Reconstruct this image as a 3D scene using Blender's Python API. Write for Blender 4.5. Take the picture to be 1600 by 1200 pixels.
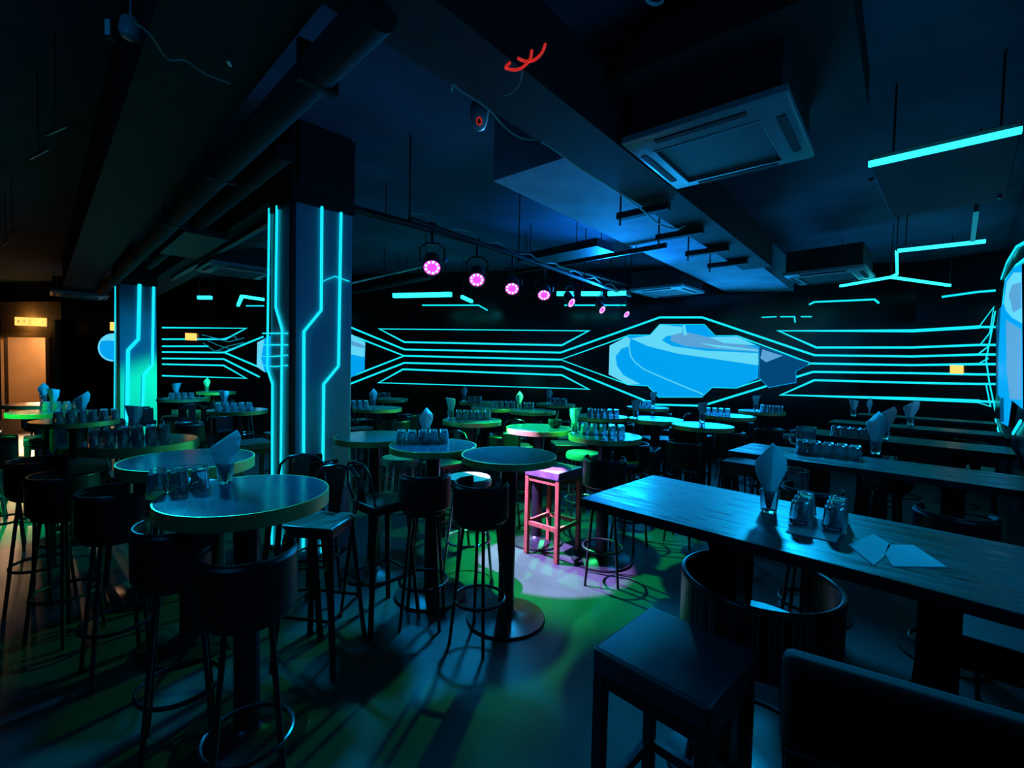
import bpy, math, random
from mathutils import Vector, Matrix, Euler
random.seed(7)
for _o in list(bpy.data.objects): bpy.data.objects.remove(_o)
S = bpy.context.scene
COL = S.collection
PI = math.pi

# ------------------------------------------------------------------ camera
F_PX = 721.0
PITCH = math.radians(-2.14); ROLL = math.radians(1.25)
CAM = Vector((0, 0, 1.6))
fwd = Vector((0, math.cos(PITCH), math.sin(PITCH)))
up0 = Vector((0, -math.sin(PITCH), math.cos(PITCH)))
rt = Vector((1, 0, 0)) * math.cos(ROLL) + up0 * math.sin(ROLL)
upv = -Vector((1, 0, 0)) * math.sin(ROLL) + up0 * math.cos(ROLL)
cd = bpy.data.cameras.new('camera'); cam = bpy.data.objects.new('camera', cd); COL.objects.link(cam)
cd.sensor_width = 36; cd.lens = 36 * F_PX / 1600; cd.clip_start = 0.05; cd.clip_end = 100
M = Matrix((rt, upv, -fwd)).transposed().to_4x4(); M.translation = CAM
cam.matrix_world = M
S.camera = cam

# ------------------------------------------------------------------ world, exposure
S.view_settings.view_transform = 'Standard'; S.view_settings.look = 'None'
S.view_settings.gamma = 1; S.view_settings.exposure = 0.0
w = bpy.data.worlds.new('world'); S.world = w; w.use_nodes = True
w.node_tree.nodes['Background'].inputs[0].default_value = (0.05, 0.3, 1.0, 1)
w.node_tree.nodes['Background'].inputs[1].default_value = 0.0012
try:
    S.cycles.use_denoising = True
    S.cycles.use_light_tree = True
    S.cycles.sample_clamp_indirect = 4
    S.cycles.max_bounces = 8
    S.cycles.caustics_reflective = False; S.cycles.caustics_refractive = False
except Exception: pass

def lamp(name, kind, loc, target, energy, color, **kw):
    d = bpy.data.lights.new(name, kind); d.energy = energy; d.color = color
    for k, v in kw.items(): setattr(d, k, v)
    o = bpy.data.objects.new(name, d); COL.objects.link(o); o.location = loc
    if target is not None:
        o.rotation_euler = (Vector(target) - Vector(loc)).to_track_quat('-Z', 'Y').to_euler()
    return o

# ------------------------------------------------------------------ geometry of the room
TH = math.radians(44.3)
U = Vector((math.sin(TH), math.cos(TH), 0))       # room axis away to the corner
V = Vector((-math.cos(TH), math.sin(TH), 0))      # room axis away to the doorway
RZ = -TH                                          # local +y -> U, local -x -> V

def ray(px, py):
    return (rt * ((px - 800) / F_PX) + upv * ((600 - py) / F_PX) + fwd)
def onz(px, py, z):
    d = ray(px, py); t = (z - CAM.z) / d.z
    return CAM + d * t
def onplane(px, py, p0, n):
    d = ray(px, py); t = (p0 - CAM).dot(n) / d.dot(n)
    return CAM + d * t
def atd(px, py, D):
    d = ray(px, py); return CAM + d * (D / d.y)

KINK = Vector((6.60, 7.61, 0)); CORN = Vector((7.08, 6.75, 0))
WL = KINK - Vector((0.979, -0.2045, 0)) * 22.0     # far end of the screen wall
RW = Vector((math.sin(math.radians(44.6)), math.cos(math.radians(44.6)), 0))
RE = CORN - RW * 11.5
def wn(a, b):
    d = (b - a).normalized(); n = Vector((d.y, -d.x, 0))
    if n.dot(CAM - a) < 0: n = -n
    return n
N_BACK = wn(WL, KINK); N_KINK = wn(KINK, CORN); N_RIGHT = wn(CORN, RE)
def onwall(px, py):
    if px <= 1425: return onplane(px, py, KINK, N_BACK), N_BACK
    if px <= 1556: return onplane(px, py, KINK, N_KINK), N_KINK
    return onplane(px, py, CORN, N_RIGHT), N_RIGHT

# ------------------------------------------------------------------ materials
MATS = {}
def mat(name, color, rough=0.5, metal=0.0, noise=0.0, scale=8.0, rnoise=0.0, bump=0.0, stretch=None, **kw):
    m = bpy.data.materials.new(name); m.use_nodes = True; nt = m.node_tree
    b = nt.nodes['Principled BSDF']
    b.inputs['Base Color'].default_value = (*color, 1); b.inputs['Roughness'].default_value = rough
    b.inputs['Metallic'].default_value = metal
    for k, v in kw.items(): b.inputs[k].default_value = v
    tc = nt.nodes.new('ShaderNodeTexCoord'); mp = nt.nodes.new('ShaderNodeMapping')
    nt.links.new(tc.outputs['Object'], mp.inputs[0])
    if stretch: mp.inputs['Scale'].default_value = stretch
    nz = nt.nodes.new('ShaderNodeTexNoise'); nz.inputs['Scale'].default_value = scale; nz.inputs['Detail'].default_value = 6
    nt.links.new(mp.outputs[0], nz.inputs[0])
    if noise:
        r = nt.nodes.new('ShaderNodeMapRange'); r.inputs[3].default_value = 1 - noise; r.inputs[4].default_value = 1 + noise
        r.inputs[1].default_value = .3; r.inputs[2].default_value = .7
        nt.links.new(nz.outputs[0], r.inputs[0])
        mx = nt.nodes.new('ShaderNodeVectorMath'); mx.operation = 'SCALE'; mx.inputs[0].default_value = color
        nt.links.new(r.outputs[0], mx.inputs['Scale']); nt.links.new(mx.outputs[0], b.inputs['Base Color'])
    if rnoise:
        r = nt.nodes.new('ShaderNodeMapRange'); r.inputs[1].default_value = .35; r.inputs[2].default_value = .65
        r.inputs[3].default_value = max(.02, rough - rnoise); r.inputs[4].default_value = rough + rnoise
        nt.links.new(nz.outputs[0], r.inputs[0]); nt.links.new(r.outputs[0], b.inputs['Roughness'])
    if bump:
        bp = nt.nodes.new('ShaderNodeBump'); bp.inputs['Strength'].default_value = bump; bp.inputs['Distance'].default_value = .01
        nt.links.new(nz.outputs[0], bp.inputs['Height']); nt.links.new(bp.outputs[0], b.inputs['Normal'])
    MATS[name] = m; return m
def emit(name, color, s):
    m = bpy.data.materials.new(name); m.use_nodes = True; nt = m.node_tree
    b = nt.nodes['Principled BSDF']; b.inputs['Base Color'].default_value = (0.02, 0.02, 0.02, 1)
    b.inputs['Emission Color'].default_value = (*color, 1); b.inputs['Emission Strength'].default_value = s
    MATS[name] = m; return m
floor_m = mat('polished_floor', (.030, .031, .034), .5, noise=.25, scale=1.6, rnoise=.08, **{'Specular IOR Level': .22})
wall_m = mat('black_gloss_wall', (.008, .010, .014), .22, noise=.3, scale=2, rnoise=.06)
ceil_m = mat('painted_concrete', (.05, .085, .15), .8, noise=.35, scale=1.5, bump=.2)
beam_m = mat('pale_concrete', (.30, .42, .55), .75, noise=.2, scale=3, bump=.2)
dark_m = mat('dark_painted_steel', (.022, .024, .03), .5, noise=.3, scale=5)
duct_m = mat('dark_duct', (.009, .012, .018), .75, noise=.3, scale=4)
pillar_m = mat('blue_grey_pillar_panel', (.11, .40, .62), .32, noise=.06, scale=2)
soot_m = mat('black_paint', (.012, .012, .015), .7, noise=.3)
top_m = mat('dark_wood_top', (.020, .050, .085), .15, noise=.15, scale=3, rnoise=.04)
long_m = mat('worn_wood_top', (.018, .022, .028), .36, noise=.4, scale=5, rnoise=.12, stretch=(1, 8, 1), bump=.02, **{'Specular IOR Level': .28})
brass_m = mat('brass_band', (.75, .52, .20), .42, metal=.75, noise=.15, scale=4)
blk_m = mat('black_leather', (.008, .008, .010), .38, noise=.3, scale=30, bump=.15)
steel_m = mat('black_steel', (.03, .03, .035), .3, metal=.6, noise=.2, scale=10)
chrome_m = mat('brushed_chrome', (.45, .47, .5), .22, metal=1, noise=.1, scale=10)
wood_m = mat('brown_wood', (.34, .10, .05), .4, noise=.3, scale=10, stretch=(8, 8, 1))
nap_m = mat('paper_napkin', (.92, .93, .95), .9, noise=.04, scale=30)
white_m = mat('white_plastic', (.75, .76, .78), .4, noise=.03)
grille_m = mat('grille', (.05, .06, .07), .6)
tan_m = mat('tan_corridor_wall', (.55, .36, .20), .7, noise=.12, scale=2)
red_m = mat('red_cable_added_glow', (.8, .02, .01), .45, **{'Emission Color': (1, .03, .02, 1), 'Emission Strength': .45})  # glow added to plain red wire that blue lamps leave dark
greyc_m = mat('grey_cable', (.45, .42, .40), .5)
lab_m = mat('dark_red_label', (.06, .015, .03), .5)
lab2_m = mat('pale_print', (.55, .5, .55), .6)
seat_m = mat('blue_grey_leather', (.016, .022, .034), .42, noise=.15, scale=12, rnoise=.03, bump=.1)
plum_m = mat('plum_leather', (.16, .10, .17), .3, noise=.3, scale=20, bump=.1)
pale_m = mat('pale_seat', (.16, .17, .16), .4, noise=.15)
red_leather = mat('dark_maroon_leather', (.010, .004, .006), .8, noise=.3, scale=20)
_nt = nap_m.node_tree; _p = _nt.nodes['Principled BSDF']; _tr = _nt.nodes.new('ShaderNodeBsdfTranslucent'); _tr.inputs[0].default_value = (.85, .88, .9, 1)
_mx = _nt.nodes.new('ShaderNodeMixShader'); _mx.inputs[0].default_value = .42
_nt.links.new(_p.outputs[0], _mx.inputs[1]); _nt.links.new(_tr.outputs[0], _mx.inputs[2]); _nt.links.new(_mx.outputs[0], _nt.nodes['Material Output'].inputs[0])
glass_m = bpy.data.materials.new('clear_glass'); glass_m.use_nodes = True
_b = glass_m.node_tree.nodes['Principled BSDF']; _b.inputs['Transmission Weight'].default_value = .88
_b.inputs['Roughness'].default_value = .03; _b.inputs['IOR'].default_value = 1.5; _b.inputs['Base Color'].default_value = (.85, .95, 1, 1)
CY = (.008, .80, .93)
neon_m = emit('cyan_neon', CY, 1.06)
neonb_m = emit('bright_cyan_neon', (.02, .80, .90), 2.6)
dim_m = emit('faint_cyan_neon', (.01, .35, .5), .5)
SCR = 1.0
blue_m = emit('screen_blue', (.0, .36, .87), SCR)
pale_sm = emit('screen_pale', (.12, .68, .92), SCR)
mid_sm = emit('screen_mid', (.10, .36, .66), SCR)
deep_sm = emit('screen_deep', (.0, .08, .25), .7)
amber_m = emit('amber_sign_and_reflection', (1.0, .50, .10), 1.6)
lensp_m = emit('magenta_lens', (.9, .04, .75), 2.0)
lensw_m = emit('white_lens_ring', (.5, .9, 1.0), 1.3)
lensg_m = emit('green_lens', (.1, .8, .2), 1.5)

# ------------------------------------------------------------------ mesh builder
class MB:
    def __init__(s): s.v = []; s.f = []; s.mi = []; s.k = 0
    def mat(s, k): s.k = k; return s
    def add(s, vs, fs):
        n = len(s.v); s.v += [tuple(v) for v in vs]
        for f in fs: s.f.append([i + n for i in f]); s.mi.append(s.k)
        return s
    def box(s, c, size, rz=0.0, M=None):
        hx, hy, hz = size[0] / 2, size[1] / 2, size[2] / 2
        R = Matrix.Rotation(rz, 3, 'Z') if M is None else M
        vs = [Vector(c) + R @ Vector((x * hx, y * hy, z * hz)) for z in (-1, 1) for y in (-1, 1) for x in (-1, 1)]
        return s.add(vs, [(0, 2, 3, 1), (4, 5, 7, 6), (0, 1, 5, 4), (2, 6, 7, 3), (0, 4, 6, 2), (1, 3, 7, 5)])
    def prism(s, poly, ext):
        n = len(poly); ext = Vector(ext)
        vs = [Vector(p) for p in poly] + [Vector(p) + ext for p in poly]
        return s.add(vs, [list(range(n))[::-1], [n + i for i in range(n)]] + [(i, (i + 1) % n, n + (i + 1) % n, n + i) for i in range(n)])
    def lathe(s, prof, seg=32, c=(0, 0, 0), close=True):
        vs = []; n = len(prof); c = Vector(c)
        for i in range(seg):
            a = 2 * PI * i / seg
            for r, z in prof: vs.append(c + Vector((r * math.cos(a), r * math.sin(a), z)))
        fs = []
        for i in range(seg):
            j = (i + 1) % seg
            for k in range(n - 1): fs.append((i * n + k, j * n + k, j * n + k + 1, i * n + k + 1))
        if close:
            fs.append([i * n for i in range(seg)][::-1]); fs.append([i * n + n - 1 for i in range(seg)])
        return s.add(vs, fs)
    def tube(s, pts, r, seg=10, closed=False, r2=None):
        pts = [Vector(p) for p in pts]; n = len(pts); vs = []
        for i, p in enumerate(pts):
            if closed: t = (pts[(i + 1) % n] - pts[i - 1])
            else: t = pts[min(i + 1, n - 1)] - pts[max(i - 1, 0)]
            t.normalize()
            a = Vector((0, 0, 1)) if abs(t.z) < .95 else Vector((1, 0, 0))
            x = t.cross(a).normalized(); y = t.cross(x).normalized()
            rr = r if r2 is None else r + (r2 - r) * i / (n - 1)
            for k in range(seg):
                an = 2 * PI * k / seg; vs.append(p + (x * math.cos(an) + y * math.sin(an)) * rr)
        fs = []
        for i in range(n if closed else n - 1):
            j = (i + 1) % n
            for k in range(seg):
                l = (k + 1) % seg; fs.append((i * seg + k, i * seg + l, j * seg + l, j * seg + k))
        if not closed: fs += [list(range(seg))[::-1], [(n - 1) * seg + k for k in range(seg)]]
        return s.add(vs, fs)
    def bar(s, p0, p1, a, b, up=(0, 0, 1)):
        p0 = Vector(p0); p1 = Vector(p1); t = (p1 - p0).normalized(); up = Vector(up)
        if abs(t.dot(up)) > .98: up = Vector((1, 0, 0))
        x = t.cross(up).normalized(); y = x.cross(t).normalized()
        vs = [p + x * (sx * a / 2) + y * (sy * b / 2) for p in (p0, p1) for sx, sy in ((-1, -1), (1, -1), (1, 1), (-1, 1))]
        return s.add(vs, [(3, 2, 1, 0), (4, 5, 6, 7), (0, 1, 5, 4), (1, 2, 6, 5), (2, 3, 7, 6), (3, 0, 4, 7)])
    def shell(s, r0, r1, z0, z1, a0, a1, seg=28, rnd=.012):
        prof = [(r0, z0 + rnd), (r0 + rnd, z0), (r1 - rnd, z0), (r1, z0 + rnd), (r1, z1 - rnd), (r1 - rnd, z1), (r0 + rnd, z1), (r0, z1 - rnd)]
        n = len(prof); vs = []
        for i in range(seg + 1):
            a = a0 + (a1 - a0) * i / seg
            for r, z in prof: vs.append((r * math.cos(a), r * math.sin(a), z))
        fs = []
        for i in range(seg):
            for k in range(n):
                l = (k + 1) % n; fs.append((i * n + k, i * n + l, (i + 1) * n + l, (i + 1) * n + k))
        fs += [list(range(n))[::-1], [seg * n + k for k in range(n)]]
        return s.add(vs, fs)
    def build(s, name, mats, parent=None, bevel=0, loc=None, rz=0):
        me = bpy.data.meshes.new(name); me.from_pydata(s.v, [], s.f)
        if not isinstance(mats, (list, tuple)): mats = [mats]
        for m in mats: me.materials.append(m)
        for p, k in zip(me.polygons, s.mi): p.material_index = k
        import bmesh
        bm = bmesh.new(); bm.from_mesh(me); bmesh.ops.recalc_face_normals(bm, faces=bm.faces[:]); bm.to_mesh(me); bm.free()
        me.polygons.foreach_set('use_smooth', [True] * len(me.polygons))
        me.set_sharp_from_angle(angle=.65)
        o = bpy.data.objects.new(name, me); COL.objects.link(o)
        if bevel:
            b = o.modifiers.new('bevel', 'BEVEL'); b.width = bevel; b.segments = 3; b.limit_method = 'ANGLE'
            me.polygons.foreach_set('use_smooth', [True] * len(me.polygons))
        if parent is not None: o.parent = parent
        if loc is not None: o.location = loc
        if rz: o.rotation_euler.z = rz
        return o

def tag(o, label=None, cat=None, group=None, kind=None):
    if label: o['label'] = label
    if cat: o['category'] = cat
    if group: o['group'] = group
    if kind: o['kind'] = kind
    return o
def thing(name, loc=(0, 0, 0), rz=0.0, label=None, cat=None, group=None):
    o = bpy.data.objects.new(name, None); COL.objects.link(o); o.location = loc; o.rotation_euler.z = rz
    o.empty_display_size = .1
    return tag(o, label, cat, group)
def copy_tree(o, parent=None):
    c = o.copy(); COL.objects.link(c)
    if parent is not None: c.parent = parent
    for ch in [x for x in KIDS.get(o.name, [])]: copy_tree2(ch, c)
    return c
def copy_tree2(o, parent):
    c = o.copy(); COL.objects.link(c); c.parent = parent
    for ch in KIDS.get(o.name, []): copy_tree2(ch, c)
KIDS = {}
def index_kids(root):
    KIDS[root.name] = list(root.children)
    for c in root.children: index_kids(c)
def struct(name, mb, m, **k):
    return tag(mb.build(name, m, **k), kind='structure')

# ------------------------------------------------------------------ room shell
FZ = 3.45
mb = MB(); mb.prism([(-19, -4, -.1), (9, -4, -.1), (9, 13.5, -.1), (-19, 16, -.1)], (0, 0, .1)); struct('floor', mb, floor_m)
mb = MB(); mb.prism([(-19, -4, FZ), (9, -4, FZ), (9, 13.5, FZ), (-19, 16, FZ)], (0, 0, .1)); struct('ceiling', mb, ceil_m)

# doorway in the screen wall
dA = onplane(5, 656, KINK, N_BACK); dB = onplane(80, 656, KINK, N_BACK)
dA.z = dB.z = 0
DH = onplane(42, 527, KINK, N_BACK).z
BD = (KINK - WL).normalized()
def wallseg(mb, a, b, z0, z1, n, t=.12):
    mb.prism([a + Vector((0, 0, z0)), b + Vector((0, 0, z0)), b + Vector((0, 0, z1)), a + Vector((0, 0, z1))], -n * t)
mb = MB(); wallseg(mb, WL, dA, 0, FZ, N_BACK); wallseg(mb, dB, KINK, 0, FZ, N_BACK); wallseg(mb, dA, dB, DH, FZ, N_BACK)
struct('wall_back', mb, wall_m)
mb = MB(); wallseg(mb, KINK, CORN, 0, FZ, N_KINK); struct('wall_corner', mb, wall_m)
mb = MB(); wallseg(mb, CORN, RE, 0, FZ, N_RIGHT); struct('wall_right', mb, wall_m)
# corridor beyond the doorway
t = MB()
c0 = dA - N_BACK * .12; c1 = dB - N_BACK * .12; dep = -N_BACK * 2.4
t.prism([c0, c0 + dep, c0 + dep + Vector((0, 0, 2.6)), c0 + Vector((0, 0, 2.6))], -BD * .1)
t.prism([c1, c1 + dep, c1 + dep + Vector((0, 0, 2.6)), c1 + Vector((0, 0, 2.6))], BD * .1)
t.prism([c0 + dep, c1 + dep, c1 + dep + Vector((0, 0, 2.6)), c0 + dep + Vector((0, 0, 2.6))], dep.normalized() * .1)
t.prism([c0 + Vector((0, 0, 2.5)), c1 + Vector((0, 0, 2.5)), c1 + dep + Vector((0, 0, 2.5)), c0 + dep + Vector((0, 0, 2.5))], (0, 0, .1))
struct('wall_corridor', t, tan_m)
# door trim
t = MB()
for p in (dA, dB): t.box(p + N_BACK * .03 + Vector((0, 0, DH / 2)), (.12, .06, DH), math.atan2(BD.y, BD.x))
t.box((dA + dB) / 2 + N_BACK * .03 + Vector((0, 0, DH + .05)), ((dB - dA).length + .24, .06, .1), math.atan2(BD.y, BD.x))
struct('trim_1', t, tan_m)
hA = onplane(2, 472, KINK, N_BACK); hB = onplane(97, 472, KINK, N_BACK); hz = hA.z
t = MB(); t.prism([Vector((hA.x, hA.y, DH + .1)), Vector((hB.x, hB.y, DH + .1)), Vector((hB.x, hB.y, hz)), Vector((hA.x, hA.y, hz))], N_BACK * .025)
struct('trim_2', t, mat('brown_header_board', (.30, .20, .12), .7, noise=.15))
q = onplane(93, 600, KINK, N_BACK); t = MB(); t.box((q.x + N_BACK.x * .06, q.y + N_BACK.y * .06, 1.25), (.10, .10, 2.5), math.atan2(BD.y, BD.x)); struct('trim_3', t, mat('grey_brown_post', (.16, .12, .10), .6))
lamp('corridor_lamp', 'AREA', (c0 + c1) / 2 + dep * .45 + Vector((0, 0, 2.42)), (c0 + c1) / 2 + dep * .45, 45, (1, .56, .25), size=1.0)
# slanting rail seen inside the doorway
p0 = onplane(52, 620, KINK, N_BACK) - N_BACK * .8; p1 = onplane(74, 580, KINK, N_BACK) - N_BACK * .8
ra = MB(); ra.tube([Vector((p0.x, p0.y, .05)) - BD * .25, p0, p1], .03); tag(ra.build('handrail', tan_m), 'pale slanting handrail inside the lit tan corridor doorway', 'handrail')

# ------------------------------------------------------------------ pillars
def pillar(corner, wd, ztop, px_strips, name, where):
    P0 = corner.copy(); P0.z = 0
    c = P0 + U * wd / 2 + V * wd / 2
    pb = MB(); pb.box(c + Vector((0, 0, ztop / 2)), (wd, wd, ztop), RZ)
    struct(name, pb, pillar_m, bevel=.008)
    pb = MB(); pb.box(c + Vector((0, 0, (ztop + FZ) / 2)), (wd * 1.05, wd * 1.05, FZ - ztop), RZ)
    struct(name + '_capital_beam', pb, soot_m)
    # dark corner joint
    pb = MB(); pb.box(P0 + Vector((0, 0, ztop / 2)), (.035, .035, ztop), RZ); struct(name + '_corner_trim', pb, soot_m)
    for face, pts, wdt, lab in px_strips:
        n = -V if face == 'R' else -U
        q = [onplane(x, y, P0, n) + n * .006 for x, y in pts]
        for k in q: k.z = max(k.z, .03)
        ribbon('neon_strip', q, n, wdt, neon_m, lab, 'neon light', 'neon strips on the ' + where)
def ribbon(name, q, n, wdt, m, label, cat, group, closed=False, depth=.012):
    """a flat LED profile of real depth following points q on a wall with normal n, mitred"""
    b = MB(); N = len(q); L = []; R = []
    for i in range(N):
        a = q[i - 1] if (i > 0 or closed) else None; c = q[(i + 1) % N] if (i < N - 1 or closed) else None
        d1 = (q[i] - a).normalized() if a is not None else None; d2 = (c - q[i]).normalized() if c is not None else None
        if d1 is None: d1 = d2
        if d2 is None: d2 = d1
        s1 = n.cross(d1); s2 = n.cross(d2); s = (s1 + s2)
        if s.length < .2: s = s1 * 1.0
        s.normalize(); k = min(1 / max(.35, s.dot(s1)), 2.2)
        L.append(q[i] + s * wdt / 2 * k); R.append(q[i] - s * wdt / 2 * k)
    for i in range(N if closed else N - 1):
        j = (i + 1) % N
        b.prism([L[i], L[j], R[j], R[i]], n * depth)
    return tag(b.build(name, m), label, cat, group)
P1 = atd(457, 500, 3.6)
PT = CAM.z + (atd(457, 313, 3.6).z - CAM.z)
pillar(P1, .485, PT, [
    ('R', [(502, 323), (501, 485), (474, 518), (473, 860)], .020, 'jogged cyan neon strip near the middle of the big pillar face'),
    ('R', [(532, 332), (528, 572), (505, 600), (502, 870)], .020, 'cyan neon strip along the outer edge of the big pillar broad face'),
    ('R', [(503, 440), (522, 432), (545, 440)], .006, 'thin bent cyan line crossing the big pillar broad face'),
    ('L', [(423, 326), (420, 575), (428, 600), (427, 850)], .022, 'outer cyan neon strip on the narrow side of the big pillar'),
    ('L', [(435, 322), (433, 480), (443, 515), (440, 850)], .022, 'inner jogged cyan neon strip on the narrow side of the big pillar'),
    ('L', [(413, 521), (451, 521)], .010, 'upper short cyan neon crossbar on the narrow side of the big pillar'),
    ('L', [(413, 539), (451, 539)], .010, 'second short cyan neon crossbar on the narrow side of the big pillar'),
    ('L', [(413, 557), (430, 557), (451, 555)], .008, 'third short cyan neon crossbar on the narrow side of the big pillar'),
    ('L', [(413, 571), (430, 573), (451, 571)], .008, 'lowest short cyan neon crossbar on the narrow side of the big pillar'),
    ], 'pillar', 'big pillar')
_q = onplane(533, 682, Vector((P1.x, P1.y, 0)), -V); sw = MB(); sw.box((0, 0, 0), (.05, .016, .05), RZ + PI / 2); sw = tag(sw.build('wall_socket', soot_m, loc=_q - V * .01), 'small dark socket with two lit slots low on the big pillar', 'socket')
for _k in (-.012, .012):
    _b = MB(); _b.box((0, 0, 0), (.005, .004, .022), RZ + PI / 2); _b.build('lit_slot', emit('slot_green', (.15, .7, .35), .6), sw, loc=U * _k - V * .009)
P2 = atd(185, 560, 7.5)
pillar(P2, .5, PT - .03, [
    ('R', [(218, 444), (216, 530), (200, 547), (198, 660)], .05, 'jogged cyan neon strip in the middle of the smaller green-lit pillar'),
    ('R', [(240, 448), (238, 570), (224, 586), (222, 660)], .038, 'cyan neon strip beside the green-lit edge of the smaller pillar'),
    ('L', [(181.5, 444), (180, 660)], .045, 'cyan neon strip on the thin side of the smaller pillar'),
    ], 'pillar_distant', 'smaller pillar')

# ------------------------------------------------------------------ neon lines on the walls
def wline(pts, label, wdt=.034, group='cyan neon lines of the screen wall', m=None, closed=False):
    q = []; n0 = None
    segs = [[]]
    for x, y in pts:
        p, n = onwall(x, y)
        if n0 is not None and n != n0: segs.append([])
        n0 = n; segs[-1].append((p + n * .004, n))
    # polyline crossing to another wall: a ribbon per wall, in one mesh
    if len(segs) == 1:
        return ribbon('neon_strip', [p for p, _ in segs[0]], segs[0][0][1], wdt, m or neon_m, label, 'neon light', group, closed)
    root = None
    for i, sg in enumerate(segs):
        if i > 0:
            prev = segs[i - 1][-1][0]; sg = [(prev, sg[0][1])] + sg
        if len(sg) < 2: continue
        o = ribbon('neon_strip', [p for p, _ in sg], sg[0][1], wdt, m or neon_m, None, None, None)
        if root is None: root = tag(o, label, 'neon light', group)
        else:
            o.name = 'neon_run'; o.parent = root
    return root
G1 = 'neon lines left of the pillar'
wline([(254, 512), (385, 513), (353, 530), (254, 530)], 'topmost folded neon line between the two pillars')
wline([(254, 541), (326, 541)], 'short straight neon line below the topmost folded one between the pillars')
wline([(254, 550), (350, 551), (412, 526)], 'neon line rising to the big pillar from the small one')
wline([(352, 551), (406, 574)], 'short slanting neon branch dropping toward the big pillar')
wline([(254, 560), (350, 561), (406, 589)], 'neon line dropping toward the big pillar under the branching one')
wline([(254, 569), (350, 571), (385, 591), (254, 587)], 'lowest folded neon line between the two pillars')
tangle = [[(316, 523), (345, 530), (365, 524), (372, 532)], [(318, 536), (335, 548), (352, 549), (380, 537)], [(325, 532), (342, 540), (360, 545), (378, 540)], [(330, 528), (358, 534), (382, 528)], [(340, 548), (356, 541), (382, 535)]]
for i, tt in enumerate(tangle):
    wline(tt, ['wavy thin neon thread at the top of the tangle between pillars', 'thin neon thread looping under the tangle between pillars', 'thin neon thread through the tangle centre between pillars', 'thin upper middle neon thread of the tangle between pillars', 'shallow thin neon thread at the tangle bottom between pillars'][i], .014, m=dim_m, group='thin neon tangle')
wline([(593, 514), (920, 517), (878, 539.5), (632, 534.5)], 'long neon trapezoid above the lines between big pillar and central screen', closed=True)
wline([(592, 598), (630, 577), (878, 586), (920, 608)], 'long neon trapezoid below the lines between big pillar and central screen', closed=True)
wline([(480, 484), (547, 511), (632, 546), (876, 551), (1031, 496), (1097, 496), (1272, 555), (1425, 557), (1530, 554), (1556, 554)], 'long neon line passing above both octagonal screens')
wline([(547, 600), (632, 567), (878, 573), (1023, 632), (1097, 634), (1270, 581), (1425, 583), (1530, 585), (1556, 585)], 'long neon line passing beneath the central octagonal screen')
wline([(547, 523), (632, 556), (547, 589)], 'neon chevron hugging the half-hidden screen behind the big pillar')
wline([(632, 556), (876, 562)], 'straight neon line joining the two octagonal screens')
SCRPOLY = [(952.5, 540), (983, 524), (1016, 524), (1031, 507.5), (1100, 507.5), (1117, 525), (1152, 525), (1185, 541), (1184, 591), (1150, 606), (1112, 605), (1096, 620), (1029, 620), (1012, 602.5), (982, 601), (951, 585)]
wline([(876, 562)] + SCRPOLY[1:7] + [(1268, 568)] + SCRPOLY[9:15], 'neon outline pointed at both ends framing the central octagonal screen', .022, closed=True)
wline([(1556, 511), (1530, 511), (1425, 517), (1216, 517), (1275, 543), (1425, 543), (1530, 539), (1556, 539)], 'uppermost folded neon line between central screen and room corner')
wline([(1268, 568), (1425, 570.5), (1530, 569), (1556, 569)], 'straight neon line from the central screen point to the corner')
wline([(1556, 628), (1530, 627), (1425, 623), (1220, 617), (1272, 594), (1425, 598), (1530, 600), (1556, 600)], 'lowest folded neon line between central screen and room corner')
# small slanted lines by the corner
wline([(1530, 511), (1553, 480), (1547, 520), (1532, 539)], 'upper small neon kite beside the room corner', .013)
wline([(1528, 554), (1545, 541)], 'short neon tick on the third line near the corner', .016)
wline([(1528, 569), (1545, 560)], 'short neon tick on the middle line near the corner', .016)
wline([(1541, 600), (1548, 635), (1522, 627)], 'lower small neon triangle beside the room corner', .013)
# lines on the right wall around its tall screen
def rline(pts, label, wdt=.025):
    q = [onplane(x, y, CORN, N_RIGHT) + N_RIGHT * .01 for x, y in pts]
    return ribbon('neon_strip', q, N_RIGHT, wdt, neon_m, label, 'neon light', 'neon lines around the corner screen')
wline([(1546, 596), (1556, 645)], 'neon line slanting down to the corner beside the tall screen', .014)
rline([(1558, 655), (1565.5, 683)], 'short neon end under the tall corner screen', .02)
wline([(1546, 596), (1541, 562), (1549, 522), (1555.5, 486)], 'neon line rising into the corner beside the tall screen', .014)
rline([(1557, 478), (1565, 440), (1576, 410), (1592, 385), (1606, 378)], 'outer neon outline rising over the tall corner screen', .022)
rline([(1562, 500), (1569, 478), (1574, 437), (1592, 414), (1606, 404)], 'inner neon outline rising over the tall corner screen', .018)
rline([(1587, 678), (1600, 658)], 'loose neon dash below the tall corner screen', .022)
# loose dashes high on the back wall
for pts, lab, wd in [
    ([(660, 477), (748, 477), (762, 485)], 'thin bent neon dash on the wall above the long trapezoid', .026),
    ([(882, 477), (978, 477)], 'thin straight neon dash on the wall under the stage lights', .026),
    ([(385, 478), (413, 478)], 'short neon dash on the wall just beside the big pillar', .026),
    ([(1264, 476), (1272, 472), (1366, 468), (1373, 474)], 'neon dash with hooked ends above the corner lines', .028),
    ([(1472, 464), (1530, 456), (1556, 454)], 'neon dash bending toward the corner high on the wall', .03),
    ([(1190, 496), (1213, 495)], 'first piece of the broken neon dash above the central screen point', .02),
    ([(1219, 495), (1241, 495), (1242, 504)], 'hooked middle piece of the broken neon dash', .02),
    ([(1251, 495), (1268, 495)], 'last piece of the broken neon dash toward the corner', .02)]:
    wline(pts, lab, wd, group='loose neon dashes high on the wall')

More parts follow.
